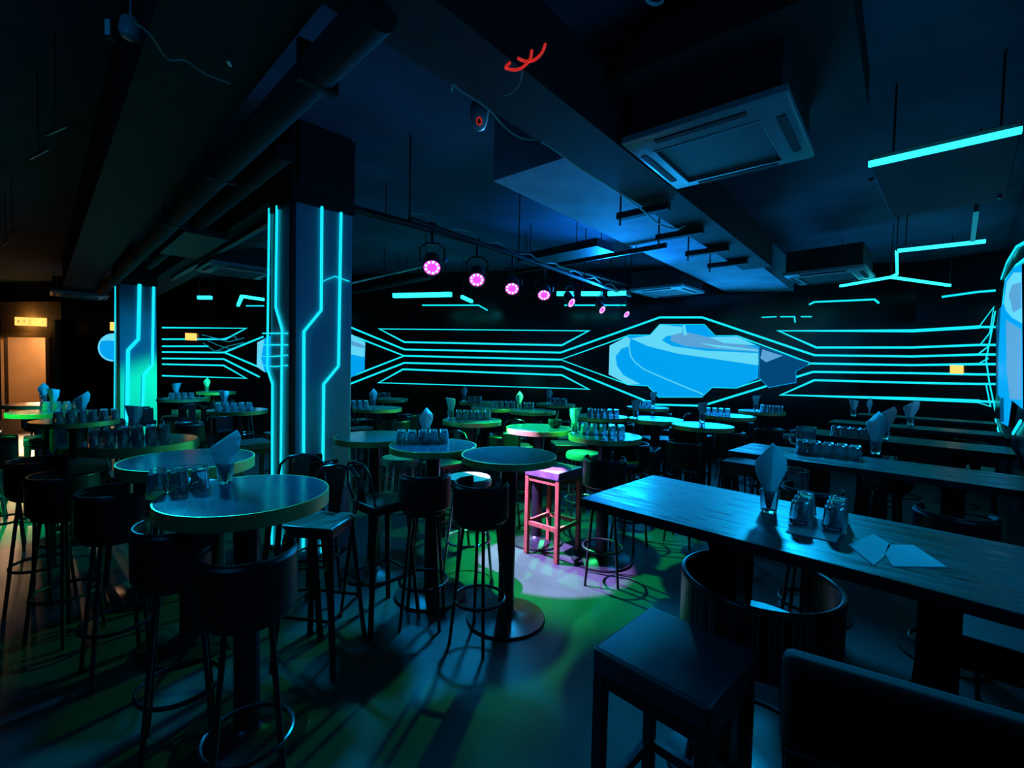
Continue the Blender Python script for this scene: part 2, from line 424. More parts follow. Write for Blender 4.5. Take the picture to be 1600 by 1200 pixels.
# ------------------------------------------------------------------ screens
def screen(poly, shapes, label, plane=None, frame_group=None):
    if plane is None: plane = (KINK, N_BACK)
    P, n = plane
    b = MB()
    b.prism([onplane(x, y, P, n) + n * .002 for x, y in poly][::-1], n * .03)
    o = b.build('wall_screen', dark_m)
    tag(o, label, 'screen', 'wall screens')
    d = MB()
    d.prism([onplane(x, y, P, n) + n * .0325 for x, y in poly], n * .0005)
    for k, (mi, sh) in enumerate(shapes):
        d.mat(mi); d.prism([onplane(x, y, P, n) + n * (.034 + .0012 * k) for x, y in sh], n * .0004)
    d.build('display', [blue_m, pale_sm, mid_sm, deep_sm], o)
    return o
def curve_poly(pts, wdt):
    L = []; R = []
    for i, (x, y) in enumerate(pts):
        a = pts[max(0, i - 1)]; b = pts[min(len(pts) - 1, i + 1)]
        dx, dy = b[0] - a[0], b[1] - a[1]; l = math.hypot(dx, dy); nx, ny = -dy / l, dx / l
        L.append((x + nx * wdt / 2, y + ny * wdt / 2)); R.append((x - nx * wdt / 2, y - ny * wdt / 2))
    return L + R[::-1]
shp = [
    (1, [(952.5, 540), (980, 526), (985, 530), (983, 541), (971, 545), (962, 557), (964, 572), (974, 586), (1000, 600), (982, 601), (951, 585)]),
    (1, [(985, 529), (1016, 524), (1031, 507.5), (1066, 511), (1066, 520), (1040, 526), (1034, 532), (1050, 541), (1100, 548), (1184, 552), (1184, 571), (1130, 563), (1060, 553), (1012, 541)]),
    (2, [(1048, 524), (1072, 519), (1110, 528), (1150, 536), (1184, 545), (1184, 550), (1120, 546), (1070, 541), (1048, 533)]),
    (1, [(1107, 527), (1152, 526), (1180, 540), (1130, 536)]), (0, [(1072, 509), (1098, 509), (1112, 523), (1074, 520)]),
    (1, [(1066, 508.5), (1070, 508.5), (1073, 524), (1068, 524)]),
    (1, [(1092, 536), (1184, 547), (1184, 549), (1120, 543)]), (0, [(1034, 532), (1045, 529), (1046, 535), (1042, 537)]),
    (1, curve_poly([(983, 541), (985, 556), (992, 566), (1006, 577), (1040, 592), (1098, 616)], 1.6))]
screen(SCRPOLY, shp, 'large octagonal blue screen with pale ribbons in the middle of the wall')
sx = [(404, 535), (430, 521), (458, 521), (470, 508), (515, 509), (528, 523), (552, 523), (572, 535), (571, 577), (550, 590), (525, 590), (512, 603), (465, 602), (455, 589), (428, 588), (403, 573)]
screen(sx, [(1, [(528, 523), (552, 523), (572, 535), (571, 558), (540, 552), (500, 535)]), (2, [(545, 530), (571, 540), (571, 545), (545, 538)]), (1, [(403, 573), (404, 535), (415, 530), (410, 560), (416, 582)])], 'octagonal blue screen mostly hidden behind the big neon pillar')
screen([(1185.5, 541), (1243, 560), (1243, 598), (1200, 606), (1185.5, 591)], [(3, [(1186, 541.5), (1242, 560.5), (1242, 597), (1200, 605), (1186, 590)]), (2, [(1190, 546), (1222, 556), (1196, 566), (1187, 560)])], 'dim dark-blue side panel touching the central octagonal screen')
screen([(1230, 557), (1262, 566), (1262, 570), (1243, 580), (1230, 585)], [(3, [(1231, 558), (1261, 566.5), (1261, 570), (1243, 579), (1231, 584)])], 'small dim blue panel at the tip of the neon outline')
# round screen behind the smaller pillar
rc = [(179 + 24 * math.cos(a), 543 + 22 * math.sin(a)) for a in [2 * PI * i / 32 for i in range(32)]]
screen(rc, [(1, curve_poly([(179 + 22.5 * math.cos(a), 543 + 20.5 * math.sin(a)) for a in [PI * .5 + PI * i / 16 for i in range(17)]], 2.5)), (1, [(160, 533), (172, 523), (190, 521), (190, 534), (172, 532)])], 'round blue screen peeking out beside the smaller pillar')
# tall screen on the right wall
ts = [(1562.5, 505), (1566, 484), (1574, 474), (1576, 440), (1590, 418), (1606, 412), (1610, 640), (1590, 626), (1584, 667), (1571, 661), (1569, 621), (1563, 615)]
screen(ts, [(1, [(1575, 474), (1580, 440), (1592, 425), (1606, 425), (1608, 505), (1590, 496), (1580, 486)]), (2, [(1584, 460), (1590, 444), (1606, 440), (1607, 480), (1592, 488)]), (3, [(1562.5, 505), (1566, 486), (1570, 480), (1566, 560), (1566, 616), (1563, 615)]),
            (2, [(1580, 500), (1590, 505), (1608, 515), (1609, 625), (1588, 624), (1582, 580)]), (3, [(1571, 622), (1577, 622), (1578, 660), (1571, 659)])],
       'tall blue screen on the side wall right at the corner', (CORN, N_RIGHT))
# unseen screen added past the frame edge to throw blue on the nearest table
s0 = CORN - RW * 6.6; s1 = CORN - RW * 8.6
b = MB(); b.prism([s0 + Vector((0, 0, 1.25)), s1 + Vector((0, 0, 1.25)), s1 + Vector((0, 0, 2.45)), s0 + Vector((0, 0, 2.45))], N_RIGHT * .03)
o = tag(b.build('wall_screen', dark_m), 'added unseen rectangular blue screen on the side wall above the nearest long table', 'screen', 'wall screens')
b = MB(); b.prism([s0 + N_RIGHT * .032 + Vector((0, 0, 1.28)) - RW * .03, s1 + N_RIGHT * .032 + Vector((0, 0, 1.28)) + RW * .03, s1 + N_RIGHT * .032 + Vector((0, 0, 2.42)) + RW * .03, s0 + N_RIGHT * .032 + Vector((0, 0, 2.42)) - RW * .03], N_RIGHT * .001); b.build('display', [blue_m], o)

# ------------------------------------------------------------------ exit sign and its wall reflections built as glowing plates
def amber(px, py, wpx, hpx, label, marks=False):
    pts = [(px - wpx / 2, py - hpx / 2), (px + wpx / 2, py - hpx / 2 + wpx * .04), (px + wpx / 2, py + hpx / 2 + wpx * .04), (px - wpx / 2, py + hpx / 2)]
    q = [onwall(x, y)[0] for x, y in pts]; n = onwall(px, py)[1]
    b = MB(); b.prism([k + n * .002 for k in q], n * .05); o = b.build('exit_sign' if marks else 'sign_reflection', amber_m)
    tag(o, label, 'sign' if marks else 'reflection')
    if marks:
        b = MB()
        for fx, fy, fw, fh in [(.13, .5, .05, .5), (.32, .45, .04, .5), (.505, .5, .03, .95), (.9, .5, .015, .4), (.72, .5, .012, .3)]:
            c = q[0].lerp(q[1], fx).lerp(q[3].lerp(q[2], fx), fy) + n * .055
            b.bar(c + Vector((0, 0, fh * .06)), c - Vector((0, 0, fh * .06)), fw * .6, .004, up=n)
        b.build('marking', tan_m, o)
    p = sum(q, Vector()) / 4 + n * .25
    return p, n
p, n = amber(51, 502, 48, 13, 'glowing amber exit sign over the corridor doorway', True)
lamp('exit_sign_glow', 'POINT', p, None, 5, (1, .5, .12), shadow_soft_size=.1)
p, n = amber(180, 510, 9, 13, 'small glowing plate for an amber sign reflection beside the round blue screen'); 
p, n = amber(300, 526, 15, 11, 'small glowing plate for an amber sign reflection on the neon wall between the pillars')
p, n = amber(1496, 577, 19, 13, 'small glowing plate for an amber sign reflection on the neon lines near the corner')

# ------------------------------------------------------------------ ceiling gear
def dirbox(name, a, b, wdt, z0, z1, m, side, **k):
    """box from a to b (plan points), extending to one side by wdt"""
    a = Vector((a.x, a.y, 0)); b = Vector((b.x, b.y, 0)); d = (b - a).normalized(); s = Vector((d.y, -d.x, 0)) * side
    bb = MB(); bb.prism([a + Vector((0, 0, z0)), b + Vector((0, 0, z0)), b + s * wdt + Vector((0, 0, z0)), a + s * wdt + Vector((0, 0, z0))], (0, 0, z1 - z0))
    return bb.build(name, m, **k)
# dark soffit toward the entrance side
sa = onz(330, 222, 2.92)
e = dirbox('ceiling_beam', sa + V * 9.0, sa - V * 5, .42, 2.92, FZ, soot_m, 1); tag(e, kind='structure')
for k, off in ((0, .0),):
    pp = MB(); q0 = sa + U * .1 + V * 8.5; q1 = sa + U * .1 - V * 1.8
    pp.tube([Vector((q0.x, q0.y, 2.84)), Vector((q1.x, q1.y, 2.84))], .075, 16)
    o = tag(pp.build('ceiling_pipe', duct_m), 'long dark pipe slung under the beam toward the entrance', 'pipe')
    for s_ in (0.5, 2.0, 3.5, 5.5, 7.5):
        c = q1 + V * s_; jb = MB(); jb.box((c.x, c.y, 2.85), (.03, .17, .17), RZ); jb.build('pipe_clamp', soot_m, o)
# second pillar line beam
sb = Vector((P1.x, P1.y, 0)) + U * .03
o = tag(dirbox('ceiling_beam', sb + V * 9, sb - V * .05, .42, 2.98, FZ, soot_m, -1), kind='structure')
# pale concrete beam above the stage-side duct
b0 = onz(985, 385, 3.0); b1 = onz(1155, 466, 3.0)
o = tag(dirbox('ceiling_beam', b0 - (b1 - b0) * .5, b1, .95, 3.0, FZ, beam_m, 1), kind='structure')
# long hanging duct
d0 = onz(700, 130, 2.85); d1 = onz(1160, 422, 2.85)
dd = (d1 - d0).normalized(); dr = Vector((dd.y, -dd.x, 0))
duct = thing('air_duct', (0, 0, 0), 0, 'long dark box duct hanging above the round tables with hanger brackets', 'duct')
b = MB(); A = d0 - dd * 2.6
b.prism([A + Vector((0, 0, 0)), d1, d1 + dr * .32, A + dr * .32], (0, 0, .35)); b.build('duct_body', duct_m, duct)
for s_ in (2.0, 2.75, 3.5, 4.2):
    c = d0 + dd * s_
    bb = MB(); bb.bar(c - dr * .22 + Vector((0, 0, -.03)), c + dr * .2 + Vector((0, 0, -.03)), .06, .05); bb.build('hanger_bracket', soot_m, duct)
    bb = MB(); bb.tube([c - dr * .2 + Vector((0, 0, -.1)), c - dr * .2 + Vector((0, 0, .58))], .008, 6); bb.build('hanger_rod', soot_m, duct)
# the unit housing above the cassette
cz = 2.84
cs = [onz(975, 228, cz), onz(1050, 293, cz), onz(1283, 237, cz), onz(1222, 150, cz)]
cc = sum(cs, Vector()) / 4
ax = ((cs[2] - cs[1]) + (cs[3] - cs[0])).normalized(); ay = Vector((-ax.y, ax.x, 0)); csz = .80
crz = math.atan2(ax.y, ax.x)
def cassette(loc, rz, size, label, slots=True):
    t = thing('air_conditioner', loc, rz, label, 'air conditioner', 'ceiling cassette air conditioners')
    h = size / 2
    b = MB(); b.box((0, 0, .16), (size * .93, size * .93, .26)); b.build('housing', duct_m, t)
    b = MB()   # bevelled ring fascia
    ro = [(-h, -h), (h, -h), (h, h), (-h, h)]; k = .62
    prof = [(1.0, 0.03), (1.0, .0), (.96, -.012), (.76, -.022), (.70, -.03), (.66, -.03), (.66, .0)]
    vs = [Vector((x * s_, y * s_, z)) for s_, z in prof for x, y in ro]
    fs = []
    for i in range(len(prof) - 1):
        for j in range(4): fs.append((i * 4 + j, i * 4 + (j + 1) % 4, (i + 1) * 4 + (j + 1) % 4, (i + 1) * 4 + j))
    b.add(vs, fs); b.add([Vector((x, y, .03)) for x, y in ro], [(0, 1, 2, 3)])
    b.build('fascia', white_gray, t)
    b = MB(); b.box((0, 0, -.012), (size * .655, size * .655, .02)); g = b.build('intake_grille', grille_m, t)
    b = MB()
    for i in range(4):
        a = i * PI / 2; c = Matrix.Rotation(a, 3, 'Z') @ Vector((0, h * .86, -.018)); b.box(c, (size * .56, size * .045, .012), a)
    b.build('outlet_slot', soot_m, t)
    b = MB(); r0 = size * .33
    b.tube([(-r0, -r0, -.03), (r0, -r0, -.03), (r0, r0, -.03), (-r0, r0, -.03)], .006, 6, closed=True); b.build('grille_rim', chrome_m, t)
    return t
white_gray = mat('cassette_plastic', (.30, .34, .38), .35)
t = cassette((cc.x, cc.y, cz), crz, csz, 'large ceiling cassette air conditioner hanging beside the long duct')
box = MB(); box.box((0, 0, .36), (1.25, 1.1, .2)); 
hb = thing('ceiling_bulkhead', (cc.x, cc.y, cz), crz, 'dark ceiling box from which the large cassette air conditioner hangs', 'bulkhead')
box.build('casing', soot_m, hb)
for sx_ in (-.5, .5):
    for sy_ in (-.45, .45): MB().tube([(sx_, sy_, .4), (sx_, sy_, FZ - cz)], .01, 6).build('hanger_rod', soot_m, hb)
for px, py, lab, sz in [(1042, 456, 'small distant cassette air conditioner above the central screen', .85), (1295, 432, 'distant cassette air conditioner by the forked ceiling neon', .85), (372, 424, 'cassette air conditioner seen just beside the big pillar top', .85), (125, 462, 'cassette air conditioner catching amber light by the exit sign', .85)]:
    p = onz(px, py, 2.84); cassette((p.x, p.y, 2.84), RZ, sz, lab)
    tt = bpy.data.objects[-1] if False else None
# hung board with neon edge
h0 = onz(1357, 257, 2.8); h1 = onz(1597, 203, 2.8)
hx = (h1 - h0); hl = hx.length; hx.normalize(); hy = U.copy()
hp = thing('ceiling_panel', (0, 0, 0), 0, 'dark hung ceiling board with one bright neon bar on its edge', 'ceiling board')
b = MB(); b.prism([h0 + hy * .04, h0 + hx * hl + hy * .04, h0 + hx * hl + hy * 1.22, h0 + hy * 1.22], (0, 0, .06)); b.build('board', mat('board', (.05, .055, .075), .6), hp, bevel=.005)
b = MB(); b.bar(h0 + Vector((0, 0, .0)), h1 + Vector((0, 0, 0)), .028, .028); b.build('neon_bar', neonb_m, hp)
for px, py in ((1362, 280), (1561, 308)):
    q = onz(px, py, 2.79); b = MB(); b.box(q, (.02, .02, .02)); b.build('fixing', chrome_m, hp)
for k in (.1, .9):
    q = h0 + hx * hl * k + hy * .5; b = MB(); b.tube([q + Vector((0, 0, .06)), q + Vector((0, 0, FZ - 2.8))], .006, 6); b.build('hanger_rod', soot_m, hp)
def cbar(pts, label, z=2.8, wdt=.03, m=None):
    b = MB(); q = [onz(x, y, z) for x, y in pts]
    for i in range(len(q) - 1): b.bar(q[i], q[i + 1], wdt, wdt)
    o = tag(b.build('neon_strip', m or neonb_m), label, 'neon light', 'ceiling neon bars')
    for k in (q[0].lerp(q[-1], .1) if len(q) == 2 else q[0], q[-1].lerp(q[0], .1) if len(q) == 2 else q[-1]):
        MB().tube([Vector((k.x, k.y, z)), Vector((k.x, k.y, FZ))], .005, 6).build('hanger_wire', soot_m, o)
    return o
cbar([(1402, 392), (1540, 377)], 'upper slanting ceiling neon bar near the corner screen')
cbar([(1313, 447), (1392, 433), (1484, 446)], 'wide V-shaped ceiling neon bar above the corner lines')
cbar([(1401, 393), (1402, 428), (1392, 433)], 'short kinked ceiling neon link joining the bar and the V', wdt=.024)
cbar([(1520, 375), (1525, 334)], 'dim blue ceiling neon stub leading to the hung board', wdt=.03, m=dim_m)
cbar([(615, 462), (705, 460)], 'thick ceiling neon bar above the long neon trapezoid', z=2.75, wdt=.07)
cbar([(722, 464), (737, 471)], 'stubby slanted ceiling neon piece beside the thick bar', z=2.75, wdt=.05)
cbar([(870, 459), (897, 459)], 'first short ceiling neon piece beneath the stage lights', z=2.75, wdt=.06)
cbar([(908, 459), (941, 459)], 'middle short ceiling neon piece beneath the stage lights', z=2.75, wdt=.06)
cbar([(950, 459), (978, 458)], 'last short ceiling neon piece beneath the stage lights', z=2.75, wdt=.06)
cbar([(310, 465), (330, 465)], 'small ceiling neon piece between the two pillars', z=2.75, wdt=.06)
cbar([(372, 477), (378, 463), (412, 468)], 'hooked ceiling neon piece touching the big pillar edge', z=2.75, wdt=.05)

# stage-light rail and stage lights
rz0 = 2.78
r0 = onz(640, 342, rz0); r1 = onz(985, 462, rz0)
rail = thing('lighting_rail', (0, 0, 0), 0, 'thin dark lighting rail carrying the row of stage lights', 'rail')
b = MB(); b.tube([r0, r1], .025, 8); b.build('rail_bar', steel_m, rail)
for k in (.0, .33, .66, 1.0):
    q = r0.lerp(r1, k); MB().tube([q, Vector((q.x, q.y, FZ))], .008, 6).build('rail_drop', soot_m, rail)
cab = []
for i in range(33):
    q = r0.lerp(r1, i / 32); cab.append(q + Vector((0, 0, .045 + .03 * math.sin(i * 1.7))))
b = MB(); b.tube(cab, .007, 6); tag(b.build('cable', greyc_m), 'thin grey cable draped along the stage-light rail', 'cable')
stage = [(675, 418, 'largest stage light with green and magenta glow on the rail'), (745, 437, 'second magenta stage light along the rail from the pillar'), (800, 451, 'third magenta stage light along the rail'), (850, 461, 'fourth magenta stage light along the rail'),
         (893, 473, 'fifth stage light, tilted and slim, along the rail'), (941, 484, 'sixth slim stage light next to last on the rail'), (979, 491, 'last slim stage light at the screen end of the rail')]
STG = []
first = None
for i, (px, py, lab) in enumerate(stage):
    # the lens lies under the rail: walk the rail to the place with the same bearing
    best = min((abs((q - CAM).x / (q - CAM).y - (px - 800) / F_PX + .0), k) for k in [j / 400 for j in range(-20, 421)] for q in [r0.lerp(r1, k)])[1]
    q = r0.lerp(r1, best); L = atd(px, py, q.y - .05)
    if first is None:
        t = thing('stage_light', (0, 0, 0), 0)
        def til(mbx):   # tip the lamp head so its lens looks down and forward (local -y)
            Rm = Matrix.Rotation(math.radians(-52), 3, 'X')
            mbx.v = [tuple(Rm @ Vector(v)) for v in mbx.v]; return mbx
        b = MB(); b.lathe([(.02, .20), (.06, .195), (.075, .16), (.078, .02), (.084, .01), (.084, -.01), (.072, -.012), (.072, .0)], 24, close=False); til(b).build('lamp_body', dark_m, t)
        b = MB(); b.lathe([(.001, .001), (.070, .001), (.070, .006), (.001, .006)], 24); til(b).build('lens', lensp_m, t)
        b = MB()
        for k in range(9):
            a = k * 2 * PI / 9; b.lathe([(.001, -.006), (.012, -.006), (.012, .002), (.001, .002)], 10, c=(.053 * math.cos(a), .053 * math.sin(a), 0))
        til(b).build('led_ring', lensw_m, t)
        b = MB(); b.tube([(-.10, .08, .06), (-.105, .06, .18), (-.05, .05, .23), (.05, .05, .23), (.105, .06, .18), (.10, .08, .06)], .008, 8); b.build('yoke', steel_m, t)
        b = MB(); b.tube([(0, .05, .22), (0, .05, .40)], .012, 8); b.build('drop_stem', steel_m, t)
        b = MB(); b.box((0, .05, .385), (.05, .05, .05)); b.build('clamp', chrome_m, t)
        index_kids(t); first = t; o = t
    else: o = copy_tree(first)
    sc_ = 1.0 if i < 4 else .7
    o.location = L; o.scale = (sc_, sc_, (rz0 - L.z + .03) / .40)
    o.rotation_euler.z = math.atan2(L.y, L.x) - PI / 2 + (0 if i < 4 else .7)
    tag(o, lab, 'stage light', 'stage lights on the rail')
    STG.append(L)

# CCTV dome
p = onz(749, 172, 2.95); p_dome = p.copy()
t = thing('security_camera', (p.x, p.y, 2.95), 0, 'white dome security camera with red lens ring on the ceiling', 'security camera'); t.scale = (.62, .62, .85)
b = MB(); b.lathe([(.075, .03), (.08, .0), (.078, -.03), (.068, -.075), (.05, -.11), (.02, -.125), (.001, -.127)], 28); b.build('dome', white_m, t)
ld = (CAM - Vector((p.x, p.y, 2.87))).normalized(); lc = Vector((0, 0, -.06)) + ld * .055
R_ = ld.to_track_quat('Z', 'Y').to_matrix()
b = MB(); b.add([lc + R_ @ Vector((.024 * math.cos(a), .024 * math.sin(a), .012)) for a in [2 * PI * k / 20 for k in range(20)]] + [lc - ld * .03 + R_ @ Vector((.034 * math.cos(a), .034 * math.sin(a), 0)) for a in [2 * PI * k / 20 for k in range(20)]], [list(range(20))] + [(k, (k + 1) % 20, 20 + (k + 1) % 20, 20 + k) for k in range(20)]); b.build('lens_ring', red_m, t)
b = MB(); b.add([lc + ld * .002 + R_ @ Vector((.015 * math.cos(a), .015 * math.sin(a), .012)) for a in [2 * PI * k / 20 for k in range(20)]], [list(range(20))]); b.build('lens', soot_m, t)
b = MB(); b.tube([(0, 0, .02), (0, 0, FZ - 2.95)], .02, 8); b.build('drop_pole', soot_m, t)

def wire(pts, z, r, m, label, cat='cable', name='cable', zs=None):
    q = [onz(x, y, (zs[i] if zs else z)) for i, (x, y) in enumerate(pts)]
    # Catmull-Rom smoothing
    out = []
    for i in range(len(q) - 1):
        a = q[max(i - 1, 0)]; b_ = q[i]; c = q[i + 1]; d = q[min(i + 2, len(q) - 1)]
        for k in range(6):
            s = k / 6; out.append(.5 * ((2 * b_) + (c - a) * s + (2 * a - 5 * b_ + 4 * c - d) * s * s + (3 * b_ - a - 3 * c + d) * s ** 3))
    out.append(q[-1])
    b = MB(); b.tube(out, r, 6); return tag(b.build(name, m), label, cat, 'loose ceiling cables')
wire([(705, 143), (708, 132), (720, 142), (760, 168), (790, 200), (815, 216), (840, 218)], 2.80, .0045, greyc_m, 'pale sagging cable end beside the white dome camera')
wire([(845, 222), (865, 233), (905, 262), (950, 290), (1000, 325), (1030, 350), (1055, 357), (1070, 353)], 2.80, .006, greyc_m, 'grey cable following the lower edge of the long duct')
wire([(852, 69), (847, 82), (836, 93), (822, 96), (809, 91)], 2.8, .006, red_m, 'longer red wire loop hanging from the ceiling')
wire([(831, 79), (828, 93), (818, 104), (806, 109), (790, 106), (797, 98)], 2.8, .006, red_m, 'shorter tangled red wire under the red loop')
wire([(212, 36), (235, 55), (262, 92), (290, 95), (320, 115), (360, 131)], 2.85, .003, greyc_m, 'thin cable drooping beside the round sensor near the label plate')
wire([(1008, -6), (1014, 3), (1024, 6), (1034, 2), (1038, -8)], 3.2, .008, white_m, 'white cable loop at the very top of the ceiling')
wire([(816, 112), (812, 130), (800, 145), (786, 150)], 2.8, .003, greyc_m, 'thin dark wire hanging below the red wires')
# small sensor, label plate and bright stubs in the dark ceiling
p = onz(205, 50, 3.0); b = MB(); b.lathe([(.001, .05), (.035, .05), (.045, .0), (.035, -.025), (.001, -.035)], 20); b.tube([(0, 0, .04), (0, 0, FZ - 3.0)], .006, 6)
tag(b.build('smoke_sensor', white_gray, loc=p), 'small round ceiling sensor beside the tiny label plate', 'sensor')
p = onz(174, 47, 3.0); b = MB(); b.box((0, 0, 0), (.035, .035, .085)); o = tag(b.build('label_plate', soot_m, loc=p), 'tiny label plate hanging in the darkest ceiling area', 'label plate')
b = MB(); b.tube([(0, 0, .04), (0, 0, FZ - 3.0)], .003, 6); b.build('hanger', soot_m, o)
b = MB(); b.box((0, -.019, 0), (.022, .002, .065)); b.build('print', lensw_m if False else white_m, o)
for i, (a, b_) in enumerate([((46, 247), (75, 232)), ((72, 210), (104, 196)), ((5, 382), (14, 374)), ((10, 365), (28, 359)), ((355, 92), (360, 101))]):
    q0, q1 = onz(*a, 2.9), onz(*b_, 2.9); k = MB(); k.tube([q0, q1], .01, 8); o = tag(k.build('metal_conduit', chrome_m), ['short bright metal conduit near the entrance side ceiling', 'dull metal conduit just above the bright one', 'lowest tiny metal conduit at the frame edge', 'tiny metal conduit over the lowest one', 'lone small metal stub beside the drooping cable'][i], 'conduit', 'loose ceiling conduits')
    k = MB(); k.tube([q0.lerp(q1, .5), Vector((*q0.lerp(q1, .5).xy, FZ))], .004, 6); k.build('hanger', soot_m, o)
# assorted dark pipes and trays beyond, parallel to the room axes
for i, (px, py, z, ln, r, ax_, m, lab) in enumerate([
    (300, 360, 3.0, 5.5, .06, V, duct_m, 'thick dark ceiling pipe crossing above both pillars'),
    (560, 455, 3.05, 5.0, .05, V, duct_m, 'dark ceiling pipe running behind the stage lights'),
    (330, 400, 2.95, 5.0, .035, V, steel_m, 'slim dark ceiling pipe beyond the thick one'),
    (740, 470, 3.0, 4.0, .05, V, duct_m, 'distant dark ceiling pipe above the long trapezoid'),
    (600, 430, 3.0, 3.2, .02, V, chrome_m, 'thin bright conduit crossing behind the first stage light'),
    (900, 408, 2.95, 2.4, .03, V, steel_m, 'dark angled pipe beneath the blue-lit ceiling'),
    (820, 400, 3.1, 6.0, .04, U, steel_m, 'dark ceiling pipe running toward the central screen')]):
    c = onz(px, py, z); b = MB(); b.tube([c - ax_ * ln / 2, c + ax_ * ln / 2], r, 12)
    o = tag(b.build('ceiling_pipe', m), lab, 'pipe', 'ceiling pipes')
    for k in (-.35, .0, .35):
        q = c + ax_ * ln * k; MB().tube([q, Vector((q.x, q.y, FZ))], .006, 6).build('hanger_rod', soot_m, o)
# flat trays
for px, py, z, sx_, sy_, lab in [(880, 396, 2.98, 1.2, .35, 'dark flat tray hanging near the pale concrete beam'), (300, 380, 2.95, 1.4, .4, 'flat tray hanging high between the pillars')]:
    c = onz(px, py, z); b = MB(); b.box((0, 0, 0), (sx_, sy_, .09)); o = tag(b.build('cable_tray', dark_m, loc=c, rz=RZ), lab, 'cable tray')
    for s_ in (-.45, .45): MB().tube([(s_ * sx_, 0, 0), (s_ * sx_, 0, FZ - z)], .006, 6).build('hanger_rod', soot_m, o)

# ------------------------------------------------------------------ furniture prototypes
Z0 = Vector((0, 0, 0))
def make_table(K=1.0, zb=.99):
    t = thing('bar_table')
    b = MB(); b.lathe([(.001, zb + .002), (.362 * K, zb + .002), (.366 * K, zb + .006), (.366 * K, 1.046), (.362 * K, 1.05), (.001, 1.05)], 56); b.build('table_top', top_m, t)
    b = MB(); b.lathe([(.365 * K, zb), (.365 * K + .006, zb), (.365 * K + .006, 1.049), (.365 * K, 1.049)], 56, close=False); b.build('edge_band', brass_m, t)
    b = MB(); b.box((0, 0, zb - .006), (.36, .06, .014)); b.box((0, 0, zb - .006), (.06, .36, .014)); b.build('mounting_plate', steel_m, t)
    b = MB(); b.lathe([(.050, .03), (.050, .98)], 24); b.build('pole', steel_m, t)
    b = MB(); b.lathe([(.001, 0), (.245, 0), (.25, .006), (.245, .018), (.10, .03), (.055, .05), (.047, .06)], 40); b.build('base', steel_m, t)
    index_kids(t); return t
def legs4(t, r0, z0, r1, rad, m, rad2=None, sq=False):
    for k in range(4):
        a = PI / 4 + k * PI / 2; p0 = Vector((r0 * math.cos(a), r0 * math.sin(a), z0)); p1 = Vector((r1 * math.cos(a), r1 * math.sin(a), 0))
        b = MB()
        if sq: b.bar(p1, p0, rad * 2, rad * 2, up=(1, 0, 0))
        else: b.tube([p1, p1.lerp(p0, .5), p0], rad, 10, r2=rad2)
        b.build('leg', m, t)
def ring(r, z, rad, m, t, name='footrest', seg=32):
    b = MB(); b.tube([(r * math.cos(2 * PI * k / seg), r * math.sin(2 * PI * k / seg), z) for k in range(seg)], rad, 8, closed=True); b.build(name, m, t)
def make_barrel():
    t = thing('bar_stool')
    b = MB(); b.lathe([(.001, .69), (.15, .69), (.168, .70), (.172, .73), (.165, .757), (.12, .768), (.001, .77)], 36); b.build('seat', blk_m, t)
    b = MB(); b.shell(.168, .195, .725, .93, math.radians(-35) - PI, math.radians(35), rnd=.010); b.build('backrest', blk_m, t)
    b = MB(); b.tube([(.1815 * math.cos(a), .1815 * math.sin(a), .933) for a in [math.radians(-215) + math.radians(250) * k / 28 for k in range(29)]], .0065, 6); b.build('rim', steel_m, t)
    legs4(t, .12, .69, .205, .012, steel_m)
    ring(.178, .26, .010, steel_m, t)
    t.scale = (.82, .82, 1); index_kids(t); return t
def make_round():
    t = thing('bar_stool')
    b = MB(); b.lathe([(.001, .69), (.155, .69), (.17, .70), (.172, .735), (.16, .757), (.001, .765)], 36); b.build('seat', pale_m, t)
    legs4(t, .12, .69, .20, .011, chrome_m); ring(.17, .28, .009, chrome_m, t)
    index_kids(t); return t
def make_metal():
    t = thing('metal_bar_chair')
    b = MB(); b.box((0, 0, .745), (.32, .32, .02)); b.build('seat', seatmetal, t, bevel=.008)
    b = MB(); b.box((0, 0, .715), (.29, .29, .045)); b.build('seat_apron', steel_m, t)
    for sx_ in (-1, 1):
        for sy_ in (-1, 1):
            b = MB(); b.bar((sx_ * .20, sy_ * .20, 0), (sx_ * .13, sy_ * .13, .73), .034, .022, up=(sx_, sy_, 0)); b.build('leg', steel_m, t)
    b = MB(); k = .172; b.tube([(-k, -k, .28), (k, -k, .28), (k, k, .28), (-k, k, .28)], .009, 6, closed=True); b.build('footrest', steel_m, t)
    pts = [(-.15, -.14, .75), (-.165, -.17, .85), (-.15, -.19, .95), (-.10, -.2, .995), (0, -.205, 1.01), (.10, -.2, .995), (.15, -.19, .95), (.165, -.17, .85), (.15, -.14, .75)]
    b = MB(); b.tube(pts, .010, 8); b.build('back_frame', steel_m, t)
    b = MB(); b.prism([(-.04, -.145, .75), (.04, -.145, .75), (.055, -.198, .995), (-.055, -.198, .995)], (0, -.006, 0)); b.build('back_slat', steel_m, t)
    t.scale = (.86, .86, 1); index_kids(t); return t
seatmetal = mat('painted_seat', (.10, .08, .07), .3, noise=.3, scale=12)
